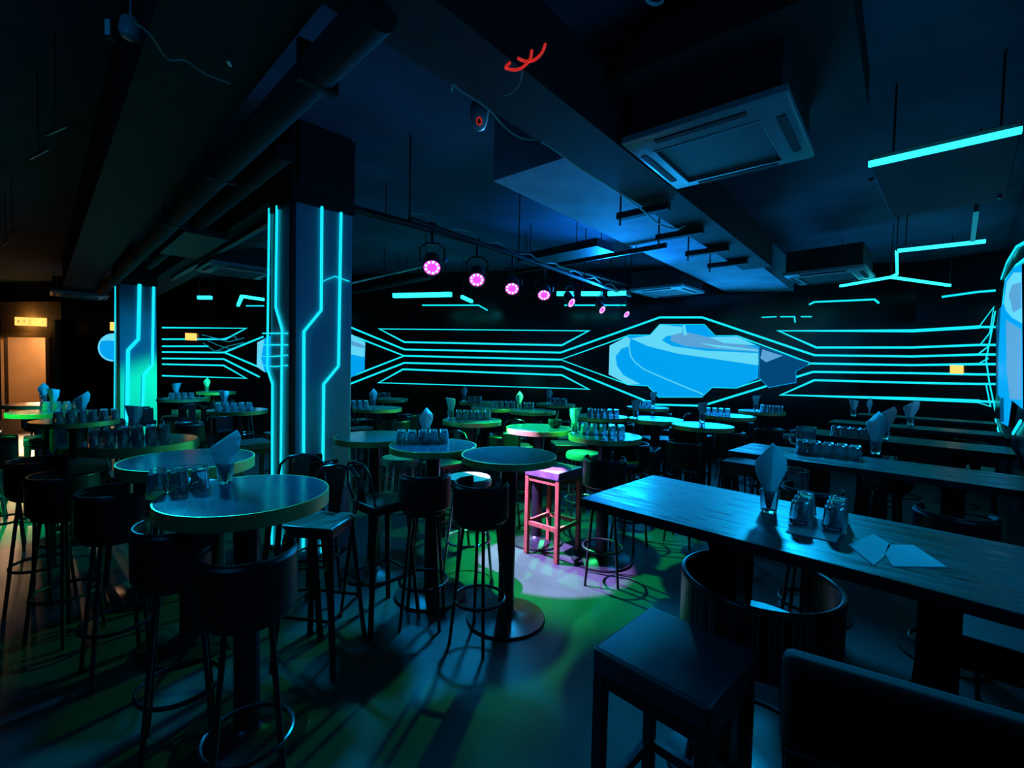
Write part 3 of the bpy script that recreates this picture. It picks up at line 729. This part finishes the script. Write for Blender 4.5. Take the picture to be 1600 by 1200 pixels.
def make_square(sm, lm, nm='bar_stool', s=.36, seatz=.75, th=.075):
    t = thing(nm); h = s / 2 - .022
    b = MB(); b.box((0, 0, seatz - th / 2), (s, s, th)); b.build('seat', sm, t, bevel=.012)
    b = MB(); b.box((0, 0, seatz - th - .02), (s - .02, s - .02, .04)); b.build('apron', lm, t)
    for sx_ in (-1, 1):
        for sy_ in (-1, 1):
            b = MB(); b.box((sx_ * h, sy_ * h, (seatz - th) / 2), (.036, .036, seatz - th)); b.build('leg', lm, t, bevel=.003)
    for k in range(4):
        a = k * PI / 2; c = Matrix.Rotation(a, 3, 'Z') @ Vector((0, h, .27)); b = MB(); b.box(c, (s - .06, .022, .034), a); b.build('footrest_rail', lm, t)
    index_kids(t); return t
def make_tub():
    t = thing('tub_bar_stool')
    b = MB(); b.lathe([(.001, .66), (.19, .66), (.21, .68), (.212, .715), (.19, .735), (.001, .74)], 40); b.build('seat', blk_m, t)
    b = MB(); b.shell(.222, .236, .68, .93, math.radians(-250), math.radians(70), rnd=.004, seg=48); b.build('backrest', perf_m, t)
    b = MB(); b.tube([(.229 * math.cos(a), .229 * math.sin(a), .933) for a in [math.radians(-250) + math.radians(320) * k / 40 for k in range(41)]], .009, 8); b.build('rim', steel_m, t)
    legs4(t, .15, .67, .23, .013, steel_m); ring(.20, .27, .011, steel_m, t)
    index_kids(t); return t
# perforated sheet: dot holes as a procedural pattern
perf_m = bpy.data.materials.new('perforated_steel'); perf_m.use_nodes = True
nt = perf_m.node_tree; bs = nt.nodes['Principled BSDF']; bs.inputs['Roughness'].default_value = .35; bs.inputs['Metallic'].default_value = .5
tc = nt.nodes.new('ShaderNodeTexCoord'); vo = nt.nodes.new('ShaderNodeTexVoronoi'); vo.inputs['Scale'].default_value = 75; vo.inputs['Randomness'].default_value = .0
nt.links.new(tc.outputs['Object'], vo.inputs['Vector'])
cr = nt.nodes.new('ShaderNodeValToRGB'); cr.color_ramp.elements[0].position = .30; cr.color_ramp.elements[0].color = (.25, .27, .3, 1); cr.color_ramp.elements[1].position = .36; cr.color_ramp.elements[1].color = (.02, .02, .025, 1)
nt.links.new(vo.outputs['Distance'], cr.inputs[0]); nt.links.new(cr.outputs[0], bs.inputs['Base Color'])

def make_tumbler():
    b = MB()
    prof = [(.001, .088), (.026, .088), (.029, .084), (.0365, .002), (.0345, .0), (.0335, .002), (.0265, .076), (.001, .078)]
    b.lathe(prof, 24, close=False); n = len(prof)
    for i in range(24):
        for k in (2, 3, 4):
            x, y, z = b.v[i * n + k]; f = 1.0 if i % 2 else .955; b.v[i * n + k] = (x * f, y * f, z)
    o = b.build('tumbler', glass_m); return o
def make_holder():
    """tumbler standing upright"""
    b = MB(); b.lathe([(.001, .0), (.026, .0), (.028, .004), (.036, .088), (.0345, .09), (.0335, .088), (.0255, .012), (.001, .012)], 12, close=False); return b.build('tumbler', glass_m)
def make_napkin(kind=0):
    b = MB()
    if kind == 0: L = [(-.004, .012), (-.03, .07), (-.055, .14), (-.052, .165)]; A = (.045, .235); R = [(.062, .205), (.055, .15), (.02, .07), (.004, .012)]
    elif kind == 1: L = [(-.006, .012), (-.022, .075), (-.045, .13), (-.048, .17)]; A = (.005, .235); R = [(.048, .185), (.052, .15), (.025, .08), (.006, .012)]
    else: L = [(-.006, .012), (-.02, .08), (-.035, .14), (-.055, .215)]; A = (-.01, .19); R = [(.05, .2), (.045, .14), (.022, .08), (.006, .012)]
    n = len(L)
    for (off, sg) in ((.006, 1), (-.006, -1)):
        vs = []; fs = []
        Lp = [Vector((x, off - sg * .012 * (z / .2), z)) for x, z in L]; Rp = [Vector((x, off - sg * .006, z)) for x, z in R[::-1]]
        Cp = [Vector((0, off + sg * .016 * (z / .2), z)) for z in [L[i][1] * .5 + R[::-1][i][1] * .5 for i in range(n)]]
        vs = Lp + Cp + Rp + [Vector((A[0], off, A[1]))]
        for i in range(n - 1): fs += [(i, i + 1, n + i + 1, n + i), (n + i, n + i + 1, 2 * n + i + 1, 2 * n + i)]
        fs += [(n - 1, 3 * n, 2 * n - 1), (2 * n - 1, 3 * n, 3 * n - 1)]
        b.add(vs, fs)
    o = b.build('folded_napkin', nap_m)
    s = o.modifiers.new('solid', 'SOLIDIFY'); s.thickness = .002
    return o

# ------------------------------------------------------------------ round tables
TZ = 1.05
#  key, px, py, phrase, napkin(px,py,kind,flip)|None, glasses (px,py,cols,rows)|None
T = [
 ('t1', 386, 769, 'the front brass-edged table', (352, 755, 0, 1), (316, 747, 3, 2)),
 ('t2', 296, 716, 'the table behind the front brass-edged one', None, None),
 ('t3', 222, 688, 'the table before the smaller pillar', (209, 680, 2, 1), (203, 686, 6, 2)),
 ('t4', 118, 656, 'the amber-lit table of the doorway row', (128, 652, 0, 1), (155, 656, 6, 2)),
 ('t5', 75, 643, 'the amber-lit table near the corridor doorway', (93, 636, 2, 1), (104, 640, 4, 2)),
 ('t6', 62, 631, 'the farthest table by the corridor doorway', (71, 627, 1, 1), None),
 ('t7', 285, 622, 'the table just past the green-lit pillar', (276, 622, 2, -1), (283, 624, 4, 2)),
 ('t8', 338, 612, 'the small far table between the pillars', (322, 611, 1, 1), None),
 ('t9', 372, 640, 'the wide table between the pillars', (350, 640, 2, 1), (364, 642, 5, 2)),
 ('t10', 590, 637, 'the table against the big pillar edge', (583, 636, 1, 1), (570, 637, 4, 2)),
 ('t11', 608, 623, 'the dim far table past the big pillar', None, (572, 621, 4, 1)),
 ('t12', 586, 681, 'the bright-edged table beside the big pillar', None, None),
 ('t13', 652, 691, 'the tall-napkin table beyond the big pillar', (665, 687, 1, 1), (645, 688, 5, 2)),
 ('t14', 757, 705, 'the bare blue table near the plum stool', None, None),
 ('t15', 738, 656, 'the green-lit table with napkin and glass block', (704, 654, 2, 1), (722, 654, 5, 2)),
 ('t16', 842, 668, 'the green table with the little bowl', None, None),
 ('t17', 945, 680, 'the half-green table behind the plum stool', (889, 676, 2, -1), (923, 679, 5, 2)),
 ('t18', 832, 641, 'the white-lit table with the brightest napkin', (811, 640, 1, 1), (826, 639, 2, 1)),
 ('t19', 780, 637, 'the narrow green table with low glasses', None, (795, 637, 4, 2)),
 ('t20', 748, 628, 'the dim far table under the trapezoid', (725, 627, 1, 1), (738, 628, 3, 2)),
 ('t21', 868, 631, 'the far green table nearest the wall', (858, 630, 1, -1), (872, 631, 3, 2)),
 ('t22', 940, 650, 'the blue-lit table past the bowl table', None, (942, 651, 5, 2)),
 ('t23', 1003, 653, 'the grey-napkin table before the central screen', (993, 654, 2, -1), None),
 ('t24', 1076, 661, 'the blue-rimmed table before the central screen', (1096, 655, 2, -1), None),
 ('t25', 1140, 649, 'the long-rimmed table past the central screen', None, (1080, 648, 4, 2)),
 ('t26', 1190, 642, 'the far table by the neon trapezoid tip', (1181, 641, 2, -1), (1204, 643, 4, 2)),
 ('t27', 1012, 636, 'the dim table beneath the central screen', (1023, 634, 2, -1), (1006, 635, 3, 2)),
]
TP = {}
BIG = ('t1', 't2', 't3')
protoT = {True: make_table(.86), False: make_table(.80, 1.008)}; usedT = set()
def TR(k): return .321 if k in BIG else .299
def WH(p): return p
look = {'t1': 'round dark-topped bar table with broad brass edge', 't14': 'bare round bar table with blue sheen and disc foot'}
PHR = {}
placed = []
def resolve(p, rad):
    for _ in range(60):
        moved = False
        for q, qr in placed:
            d = (p - q); minD = rad + qr
            if d.length < minD:
                d = d if d.length > 1e-4 else Vector((.1, .1, 0)); p = q + d.normalized() * (minD + .005); moved = True
        if not moved: break
    return p
for key, px, py, ph, nk, gl in T:
    c = onz(px, py, TZ); c.z = 0
    c = resolve(c, TR(key))
    placed.append((c, TR(key))); TP[key] = c; PHR[key] = ph
    kb = key in BIG; o = copy_tree(protoT[kb]) if kb in usedT else protoT[kb]; usedT.add(kb)
    o.location = c; o.rotation_euler.z = RZ
    tag(o, 'round bar table, ' + ph[4:], 'table', 'round bar tables')
tum = make_tumbler(); tum.location = (0, 0, -5); hold = make_holder(); naps = [make_napkin(k) for k in range(3)]
protos = {'tum': tum, 'hold': hold}
used = set()
def inst(o, key, loc, rz, label, cat, group, scale=None):
    c = o if key not in used else o.copy()
    if key in used: COL.objects.link(c)
    used.add(key); c.location = loc; c.rotation_euler.z = rz
    if scale: c.scale = scale
    tag(c, label, cat, group); return c
def on_table(p, c, r):
    d = Vector((p.x - c.x, p.y - c.y, 0))
    if d.length > r: d = d.normalized() * r
    return Vector((c.x + d.x, c.y + d.y, TZ))
occupied = {}
def put_napkin(px, py, kind, flip, where, c=None, s=1.0, cr=.37):
    p = onz(px, py, TZ)
    if c is not None: p = on_table(p, c, cr - .045)
    yaw = math.atan2(-p.x, p.y) * -1 if False else -math.atan2(p.x, p.y)
    inst(hold, 'hold', p, yaw + .2, 'upright tumbler holding a napkin on ' + where, 'glass', 'napkin tumblers')
    inst(naps[kind], 'nap%d' % kind, p + Vector((0, 0, .004)), yaw + random.uniform(-.25, .25), 'folded napkin standing in a tumbler on ' + where, 'napkin', 'standing napkins', (flip * s, s, s))
    return p
def put_glasses(px, py, cols, rows, where, c=None, avoid=None, ang=None, sheet=False, cr=.37):
    p = onz(px, py, TZ); sp = .0738
    rr = math.hypot(cols * sp / 2, rows * sp / 2)
    if c is not None: p = on_table(p, c, max(.02, cr - .02 - cols * sp / 2 * .85))
    yaw = -math.atan2(p.x, p.y) if ang is None else ang
    R = Matrix.Rotation(yaw, 3, 'Z')
    if avoid is not None:
        for _ in range(40):
            l = R.inverted() @ (avoid - p)
            if abs(l.x) < cols * sp / 2 + .045 and abs(l.y) < rows * sp / 2 + .045:
                p = p - R @ Vector((math.copysign(.012, l.x), 0, 0)) 
            else: break
    ztop = TZ
    if sheet:
        b = MB(); b.box((0, 0, .002), (cols * sp + .03, rows * sp + .03, .004)); o = b.build('paper_napkin', nap_m, loc=p, rz=yaw + .05)
        tag(o, 'flat napkin under the glasses on ' + where, 'napkin', 'flat napkins'); ztop = TZ + .0045
    for i in range(cols):
        for j in range(rows):
            l = R @ Vector(((i - (cols - 1) / 2) * sp, (j - (rows - 1) / 2) * sp, 0))
            inst(tum, 'tum', Vector((p.x + l.x, p.y + l.y, ztop)), yaw + random.random(), 'upturned tumbler in the block on ' + where, 'glass', 'upturned tumblers on ' + where)
for key, px, py, ph, nk, gl in T:
    c = TP[key]; av = None
    if nk: av = put_napkin(nk[0], nk[1], nk[2], nk[3], ph, c, cr=TR(key))
    if gl: put_glasses(gl[0], gl[1], gl[2], gl[3], ph, c, av, cr=TR(key))
# flat napkin and coaster on the front table
p = onz(300, 750, TZ); b = MB(); b.box((0, 0, .0015), (.19, .055, .003)); tag(b.build('paper_napkin', nap_m, loc=p, rz=-.15), 'flat folded napkin strip beside the glasses on the front brass-edged table', 'napkin')
# the little bowl with a stirrer
c = TP['t16']; p = on_table(onz(867, 668, TZ), c, .25)
t = thing('bowl', p, 0, 'small dark round bowl on the green table behind the plum stool', 'bowl')
b = MB(); b.lathe([(.001, 0), (.03, 0), (.055, .02), (.065, .05), (.06, .075), (.055, .075), (.058, .05), (.05, .025), (.001, .01)], 24, close=False); b.build('bowl_shell', dark_m, t)
o = MB().tube([Vector((0, 0, .03)), Vector((.03, 0, .15))], .006, 8).build('stirrer', chrome_m, loc=p); tag(o, 'bright stirring stick leaning in the small dark bowl', 'stirrer')

# ------------------------------------------------------------------ long tables
def right_gap(p):  # distance along -V from p to right wall
    n = N_RIGHT; d = -V; return (CORN - p).dot(n) / d.dot(n)
LT = [('first', 1020, 742, .645, 'the nearest long table'), ('second', 1175, 692, .52, 'the second long table'), ('third', 1262, 669, .50, 'the third long table'), ('fourth', 1305, 655, .45, 'the fourth long table'), ('fifth', 1345, 645, .40, 'the farthest long table')]
LTP = {}
for i, (nm, px, py, wd, ph) in enumerate(LT):
    fc = onz(px, py, TZ); fc.z = 0
    L0 = right_gap(fc - U * 0) - .03; 
    L1 = right_gap(fc - U * wd) - .03
    L = min(L0, L1)
    t = thing('long_bar_table', fc, RZ, 'long dark plank bar table ' + ['nearest the camera with napkins and labelled glasses', 'second from the camera with a jug on it', 'third from the camera with a glass block', 'fourth from the camera with three napkins', 'farthest one under the corner neon'][i], 'table', 'long bar tables')
    b = MB(); b.box((L / 2, -wd / 2, TZ - .019), (L, wd, .038)); b.build('table_top', long_m, t, bevel=.004)
    xs = [.50, L - .3] if L < 2 else [.46, L * .6, L - .3]
    for x in xs:
        b = MB(); b.box((x, -wd / 2, TZ / 2 - .03), (.10, .10, TZ - .11)); b.build('post', steel_m, t)
        b = MB(); b.lathe([(.001, 0), (.21, 0), (.21, .012), (.07, .03)], 32, c=(x, -wd / 2, 0)); b.build('base', steel_m, t)
        b = MB(); b.box((x, -wd / 2, TZ - .055), (.12, wd * .7, .02)); b.bar((x, -wd / 2 - .05, TZ - .30), (x, -wd / 2 - wd * .3, TZ - .07), .02, .02); b.bar((x, -wd / 2 + .05, TZ - .30), (x, -wd / 2 + wd * .3, TZ - .07), .02, .02); b.build('bracket', steel_m, t)
    LTP[nm] = (fc, L, wd)
ph = 'the nearest long table'
put_napkin(1201, 800, 1, 1, ph, s=1.15)
# six labelled glasses on a napkin
q = [onz(1228, 832, TZ), onz(1305, 848, TZ), onz(1322, 822, TZ), onz(1250, 806, TZ)]
b = MB(); b.prism(q, (0, 0, .004)); tag(b.build('paper_napkin', nap_m), 'square paper napkin under the six labelled glasses on the nearest long table', 'napkin')
labg = None
gx = (q[1] - q[0]).normalized(); gy = Vector((-gx.y, gx.x, 0)); gc = onz(1279, 818, TZ)
for i in range(2):
    for j in range(3):
        p = gc + gx * (i - .5) * .10 + gy * (j - 1) * .078 + Vector((0, 0, .005))
        if j == 0:
            t = thing('labelled_tumbler', p, math.atan2(gx.y, gx.x) - 0.0, 'upturned tumbler with dark printed label, ' + ('beside the standing napkin' if i == 0 else 'beside the flat napkins'), 'glass', 'labelled tumblers')
            b = MB(); prof = [(.001, .088), (.026, .088), (.029, .084), (.0365, .002), (.0345, .0), (.0335, .002), (.0265, .076), (.001, .078)]; b.lathe(prof, 24, close=False); b.build('glass_body', glass_m, t)
            b = MB(); b.shell(.0372, .0378, .008, .024, math.radians(-140), math.radians(-50), seg=16, rnd=.0002); b.build('label_band', lab_m, t)
            b = MB()
            for k in range(9):
                a = math.radians(-125 + k * 7.5); b.box((.0382 * math.cos(a), .0382 * math.sin(a), .016), (.0008, .0033, .006), a)
            b.build('print', lab2_m, t)
        else:
            inst(tum, 'tum', p, random.random(), 'clear upturned tumbler ' + ['', 'in the middle row', 'in the back row'][j] + ' of the six on the nearest long table', 'glass', 'six tumblers')
for poly, lab in (([(1325, 852), (1365, 836), (1392, 852), (1380, 872), (1365, 884)], 'flat square napkin nearest the six glasses on the front table'), ([(1383, 866), (1388, 852), (1428, 853), (1479, 887), (1395, 886)], 'flat spread napkin overlapping the square one')):
    q = [onz(x, y, TZ) for x, y in poly]; b = MB(); b.prism(q, (0, 0, .003 if 'square' in lab else .006)); tag(b.build('paper_napkin', nap_m), lab, 'napkin')
ph = 'the second long table'
put_napkin(1368, 709, 1, 1, ph, s=1.25)
put_glasses(1293, 712, 5, 2, ph, ang=RZ, sheet=False)
p = onz(1258, 706, TZ); t = thing('glass_jug', p, RZ, 'clear glass jug on the second long table by the glass block', 'jug')
b = MB(); b.lathe([(.001, 0), (.045, 0), (.052, .01), (.060, .12), (.056, .15), (.062, .175), (.059, .175), (.053, .15), (.056, .12), (.047, .014), (.001, .012)], 24, close=False); b.build('jug_body', glass_m, t)
b = MB(); b.tube([(-.058, 0, .15), (-.095, 0, .14), (-.10, 0, .09), (-.085, 0, .05), (-.056, 0, .045)], .008, 8); b.build('handle', glass_m, t)
ph = 'the third long table'
put_glasses(1338, 684, 5, 2, ph, ang=RZ, sheet=False); put_napkin(1382, 686, 0, 1, ph, s=1.2)
ph = 'the fourth long table'
put_napkin(1422, 664, 0, 1, ph, s=1.2)
ph = 'the farthest long table'
put_napkin(1333, 650, 2, 1, ph); 
tag(inst(naps[1], 'nap1', onz(1358, 648, TZ) + Vector((0, 0, .0)), .3, None, None, None), 'pale folded napkin leaning alone beyond the jug table', 'napkin', 'standing napkins')

# ------------------------------------------------------------------ stools
protoS = {}
def P(key, fn):
    if key not in protoS:
        protoS[key] = fn(); return protoS[key]
    return copy_tree(protoS[key])
MK = {'barrel': make_barrel, 'round': make_round, 'metal': make_metal, 'plum': lambda: make_square(plum_m, wood_m), 'padded': lambda: make_square(seat_m, steel_m), 'tub': make_tub}
DESC = {'barrel': 'black barrel-back stool', 'round': 'round pale-topped stool', 'metal': 'hooped metal bar chair', 'plum': 'plum stool', 'padded': 'square padded stool', 'tub': 'perforated tub bar stool with round rim'}
SZ = {'barrel': .92, 'round': .76, 'metal': .75, 'plum': .75, 'padded': .75, 'tub': .93}
spl = []
from collections import Counter
cnt = Counter()
def side(d):
    a, b_ = d.dot(U), d.dot(V)
    if abs(a) > abs(b_): return 'corner side' if a > 0 else 'camera side'
    return 'doorway side' if b_ > 0 else 'long-table side'
stool_recs = []
def stool(kind, p, tkey=None, rz=None, label=None, tc=None, ph=None, force=False):
    p = Vector((p.x, p.y, 0))
    rad = {'tub': .2}.get(kind, .18)
    if tc is None:
        if tkey is None: tkey = min(TP, key=lambda k: (TP[k] - p).length)
        tc = TP[tkey]; ph = PHR[tkey]
    if not force:
        for q in spl:
            if (p - q).length < .40: return None
        for c in TP.values():
            if (p - c).length < .30: return None
        for pc in (P1, P2):
            c = Vector((pc.x, pc.y, 0)) + (U + V) * .245
            if abs((p - c).dot(U)) < .47 and abs((p - c).dot(V)) < .47: return None
    spl.append(p)
    d = tc - p; d.z = 0
    yaw = math.atan2(d.y, d.x) - PI / 2 if rz is None else rz
    o = P(kind, MK[kind]); o.location = p; o.rotation_euler.z = yaw
    sd = side(-d)
    if label is None:
        base = DESC[kind] + ', ' + sd + ' of ' + ph
        cnt[base] += 1
        label = base if cnt[base] == 1 else DESC[kind] + ' further out, ' + sd + ' of ' + ph
        if cnt[base] > 2: label = DESC[kind] + ' standing apart, ' + sd + ' of ' + ph
    w = label.split()
    tag(o, ' '.join(w[:16]), 'stool' if kind != 'metal' else 'bar chair', {'metal': 'metal bar chairs'}.get(kind, 'bar stools'))
    return o
# seen clearly: kind, px, py of the seat or rim centre
for kind, px, py, tk, lab in [
    ('barrel', 388, 864, 't1', 'black barrel-back bar stool tucked before the front brass-edged table'),
    ('barrel', 280, 822, 't2', 'black barrel-back bar stool half hidden under the front brass-edged table edge'),
    ('metal', 502, 812, 't1', 'metal bar chair with dark square seat beside the front brass-edged table'),
    ('metal', 596, 780, 't13', 'dark metal bar chair with hooped back between pillar and bare blue table'),
    ('barrel', 664, 742, 't13', 'black barrel-back stool directly under the tall napkin table'),
    ('barrel', 752, 757, 't14', 'black barrel-back bar stool drawn up to the bare blue table'),
    ('round', 733, 744, 't14', 'green-lit round bar stool behind the bare blue table pole'),
    ('metal', 692, 722, None, 'green-lit metal bar chair seat between two round tables past the pillar'),
    ('metal', 810, 696, 't16', 'chrome-bright hooped bar chair in front of the little bowl table'),
    ('plum', 866, 729, None, 'square plum-seated bar stool with reddish wooden legs in the light pool'),
    ('padded', 888, 692, 't17', None), ('round', 911, 706, 't17', None),
    ('barrel', 945, 718, 't17', None), ('padded', 1002, 700, 't17', 'square-seated bar stool with visible legs before the bright blue-rimmed table'),
    ('padded', 1030, 684, 't24', None), ('barrel', 1069, 693, 't24', None), ('barrel', 1068, 671, 't24', None), ('barrel', 1141, 677, 't25', None), ('padded', 1110, 701, 't25', None),
    ('round', 626, 713, None, None), ('metal', 575, 722, 't12', None),
    ('barrel', 62, 722, 't3', 'dark barrel-back stool at the aisle edge below the amber-tinted tables'), ('barrel', 100, 745, 't3', 'dark barrel-back stool closest to the green floor glow'), ('barrel', 150, 712, 't3', None), ('barrel', 180, 770, 't2', None),
    ]:
    p = onz(px, py, SZ[kind])
    r = None
    if kind == 'plum': r = RZ + .06
    stool(kind, p, tk, rz=r, label=lab, force=lab is not None)
stool('metal', Vector((-1.29, 2.76, 0)), 't1', label='metal bar chair whose hoop crosses the big pillar neon', force=True)
# the rest around the tables
order = {'t4': 'barrel', 't5': 'barrel', 't6': 'barrel', 't7': 'round', 't8': 'round', 't9': 'metal'}
kinds = ['barrel', 'metal', 'round', 'barrel', 'padded']
ii = 0
for key, *_ in T:
    for dv in (-U, -V, V, U):
        ii += 1
        k = kinds[ii % 5]
        if key in ('t1',): continue
        c = TP[key]; p = c + dv * (TR(key) + .14)
        if (p - KINK).dot(N_BACK) < .3: continue
        # keep what other tables occupy clear of stools
        if any((p - q).length < .5 for kk, q in TP.items() if kk != key) and random.random() < .45: continue
        if p.y < 2.3 or ((p - Vector((.39, 3.95, 0))).length < .7) or (-.6 < p.x < 1.0 and p.y < 3.9): continue
        fc, L, wd = LTP['first']
        if (p - fc).dot(-V) > -.3 and (p - fc).dot(U) < 1.0: continue
        if any((p - LTP[n][0]).dot(-V) > -.25 and abs((p - LTP[n][0]).dot(U) + .25) < .5 for n in LTP): continue
        stool(k, p, key)
# at the long tables
def lt_stool(kind, nm, x, off, label, rz=None):
    fc, L, wd = LTP[nm]
    p = fc - V * x + U * off
    return stool(kind, p, tc=fc - V * x - U * wd / 2, ph='', label=label, force=True, rz=rz)
pt = onz(1185, 906, .84); _tb = stool('tub', pt, tc=pt + U, ph='', label='perforated tub bar stool with round rim under the nearest long table', force=True); _tb.scale = (1.12, 1.12, .905)
pe = onz(1055, 1013, .75); stool('padded', pe, tc=pe + U, ph='', label='square blue-grey padded bar stool in front of the nearest long table', rz=RZ - .02, force=True)
pq = onz(1590, 985, .75); stool('padded', pq, tc=pq + U, ph='', label='square padded bar stool peeking out under the nearest long table end', rz=RZ, force=True)
for x in (.55, 1.15): lt_stool('barrel', 'second', x, -.72, 'black barrel-back stool between first and second long tables, ' + {.55: 'closest to the standing napkin', 1.15: 'behind the six labelled glasses'}[x])
for x in (.7,): lt_stool('barrel', 'third', x, -.70, 'black barrel-back stool between second and third long tables, ' + {.7: 'behind the jug'}[x])
for x in (.5, 1.2): lt_stool('metal', 'fourth', x, -.66, 'hooped metal bar chair between third and fourth long tables, ' + {.5: 'near the table ends', 1.2: 'nearer the side wall'}[x], rz=RZ)
# upholstered chair in the front corner
t = thing('upholstered_bar_chair', (0, 0, 0), 0, 'dark maroon upholstered bar chair seen from behind, lowest in the corner', 'bar chair')
c = onz(1197, 1007, 1.0); t.location = (c.x + .225, c.y - .135, 0); t.rotation_euler.z = -.54
b = MB(); b.box((.02, 0, .90), (.50, .06, .20)); b.build('backrest', red_leather, t, bevel=.02)
b = MB(); b.box((.02, .17, .72), (.46, .30, .09)); b.build('seat', red_leather, t, bevel=.02)
b = MB(); b.tube([(-.225, -.034, .803), (.265, -.034, .803)], .006, 8); b.build('piping', seat_m, t)
for sx_ in (-.2, .24):
    for sy_ in (.02, .29): _h = .82 if sy_ < .1 else .66; b = MB(); b.box((sx_, sy_, _h / 2), (.035, .035, _h)); b.build('leg', steel_m, t)
b = MB(); b.box((.02, .29, .25), (.44, .02, .03)); b.build('footrest_rail', steel_m, t)

# ------------------------------------------------------------------ lights the room has, plus added blue fill lamps
# stage lights: green and violet beams onto the floor
def fl(px, py): 
    return onz(px, py, 0)
G = (.02, 1.0, .18); PU = (.62, .22, 1.0); BL = (.03, .30, 1.0)
gt = fl(850, 880)
G = (.005, 1.0, .20)
lamp('stage_beam_green', 'SPOT', STG[1] + Vector((0, 0, -.13)), fl(880, 860), 1300, G, spot_size=math.radians(54), spot_blend=.5, shadow_soft_size=.03)
lamp('stage_beam_violet', 'SPOT', STG[0] + Vector((0.03, -.05, -.13)), Vector((.25, 3.75, .15)), 3800, (.45, .26, 1.0), spot_size=math.radians(27), spot_blend=.2, shadow_soft_size=.012)
lamp('stage_beam_green_tables', 'SPOT', STG[4] + Vector((0, 0, -.12)), onz(770, 650, 1.05), 500, (.03, 1, .25), spot_size=math.radians(75), spot_blend=.6, shadow_soft_size=.04)
lamp('aisle_beam_green', 'SPOT', Vector((-4.9, 3.3, 2.9)), onz(-5, 815, 0), 2200, (.01, 1.0, .22), spot_size=math.radians(42), spot_blend=.9, shadow_soft_size=.08)
lamp('pillar_beam_green', 'SPOT', Vector((-3.6, 7.0, 2.7)), P2 + U * .5 + Vector((0, 0, -.9)), 1000, (.01, 1.0, .25), spot_size=math.radians(36), spot_blend=.8, shadow_soft_size=.08)
lamp('added_fill_ceiling', 'SPOT', STG[5] + Vector((.1, 0, .12)), Vector((.9, 5.2, 3.45)), 330, (.005, .24, 1.0), spot_size=math.radians(140), spot_blend=1, shadow_soft_size=.2)  # added uplight without a fixture, brightens the ceiling
lamp('screen_glow', 'AREA', onplane(1067, 565, KINK, N_BACK) + N_BACK * .2, onplane(1067, 565, KINK, N_BACK) + N_BACK * 3, 60, (.005, .36, 1.0), shape='RECTANGLE', size=2.6, size_y=1.1)
lamp('added_fill_tables', 'SPOT', Vector((.15, 4.75, 2.75)), Vector((-.55, 3.1, 1.05)), 1000, (.003, .42, 1.0), spot_size=math.radians(38), spot_blend=.8, shadow_soft_size=.12)  # added fill over the round tables, no fixture
lamp('added_fill_long', 'SPOT', Vector((2.6, 4.4, 2.75)), Vector((1.6, 2.3, 1.0)), 400, (.003, .45, 1.0), spot_size=math.radians(56), spot_blend=.8, shadow_soft_size=.12)  # fill spot added for the long tables and their napkins
lamp('added_fill_front', 'SPOT', Vector((-2.9, 3.9, 2.7)), Vector((-1.3, 2.15, 1.05)), 560, (.003, .50, 1.0), spot_size=math.radians(36), spot_blend=.8, shadow_soft_size=.12)  # added spot without a body, lifts the front table and napkin
lamp('added_fill_room', 'AREA', Vector((1.8, .1, 2.7)), Vector((.8, 2.4, .9)), 7, (.003, .32, .95), size=1.0)  # unseen soft fill added outside the frame
lamp('added_fill_room_back', 'AREA', Vector((-1.6, .3, 2.7)), Vector((-1.3, 2.8, .9)), 6, (.003, .36, .95), size=1.0)  # second added fill panel out of view, entrance side
lamp('corridor_spill', 'SPOT', (c0 + c1) / 2 + dep * .1 + Vector((0, 0, 2.0)), onz(10, 716, 0), 2400, (1, .55, .30), spot_size=math.radians(26), spot_blend=.8, shadow_soft_size=.3)
lamp('added_fill_dome', 'SPOT', Vector((.3, 3.6, 2.72)), (p_dome.x, p_dome.y, 2.9), 40, (.10, .45, 1.0), spot_size=math.radians(12), spot_blend=.6, shadow_soft_size=.03)  # narrow added spot, only to brighten the dome camera
lamp('added_fill_far', 'SPOT', STG[6] + Vector((.2, 0, -.1)), Vector((2.0, 5.3, 1.0)), 150, (.003, .42, 1.0), spot_size=math.radians(95), spot_blend=.8, shadow_soft_size=.1)  # added blue fill for tables before the central screen
lamp('added_fill_aisle', 'SPOT', Vector((-2.9, 5.2, 2.75)), Vector((-4.0, 5.8, 1.0)), 380, (.003, .48, 1.0), spot_size=math.radians(110), spot_blend=.8, shadow_soft_size=.1)  # bare fill spot added for the tables between the pillars
lamp('added_fill_middle', 'SPOT', Vector((-1.2, 5.6, 2.75)), Vector((-1.2, 5.0, 1.0)), 130, (.003, .42, 1.0), spot_size=math.radians(110), spot_blend=.8, shadow_soft_size=.1)  # added fill for the middle tables, has no lamp body
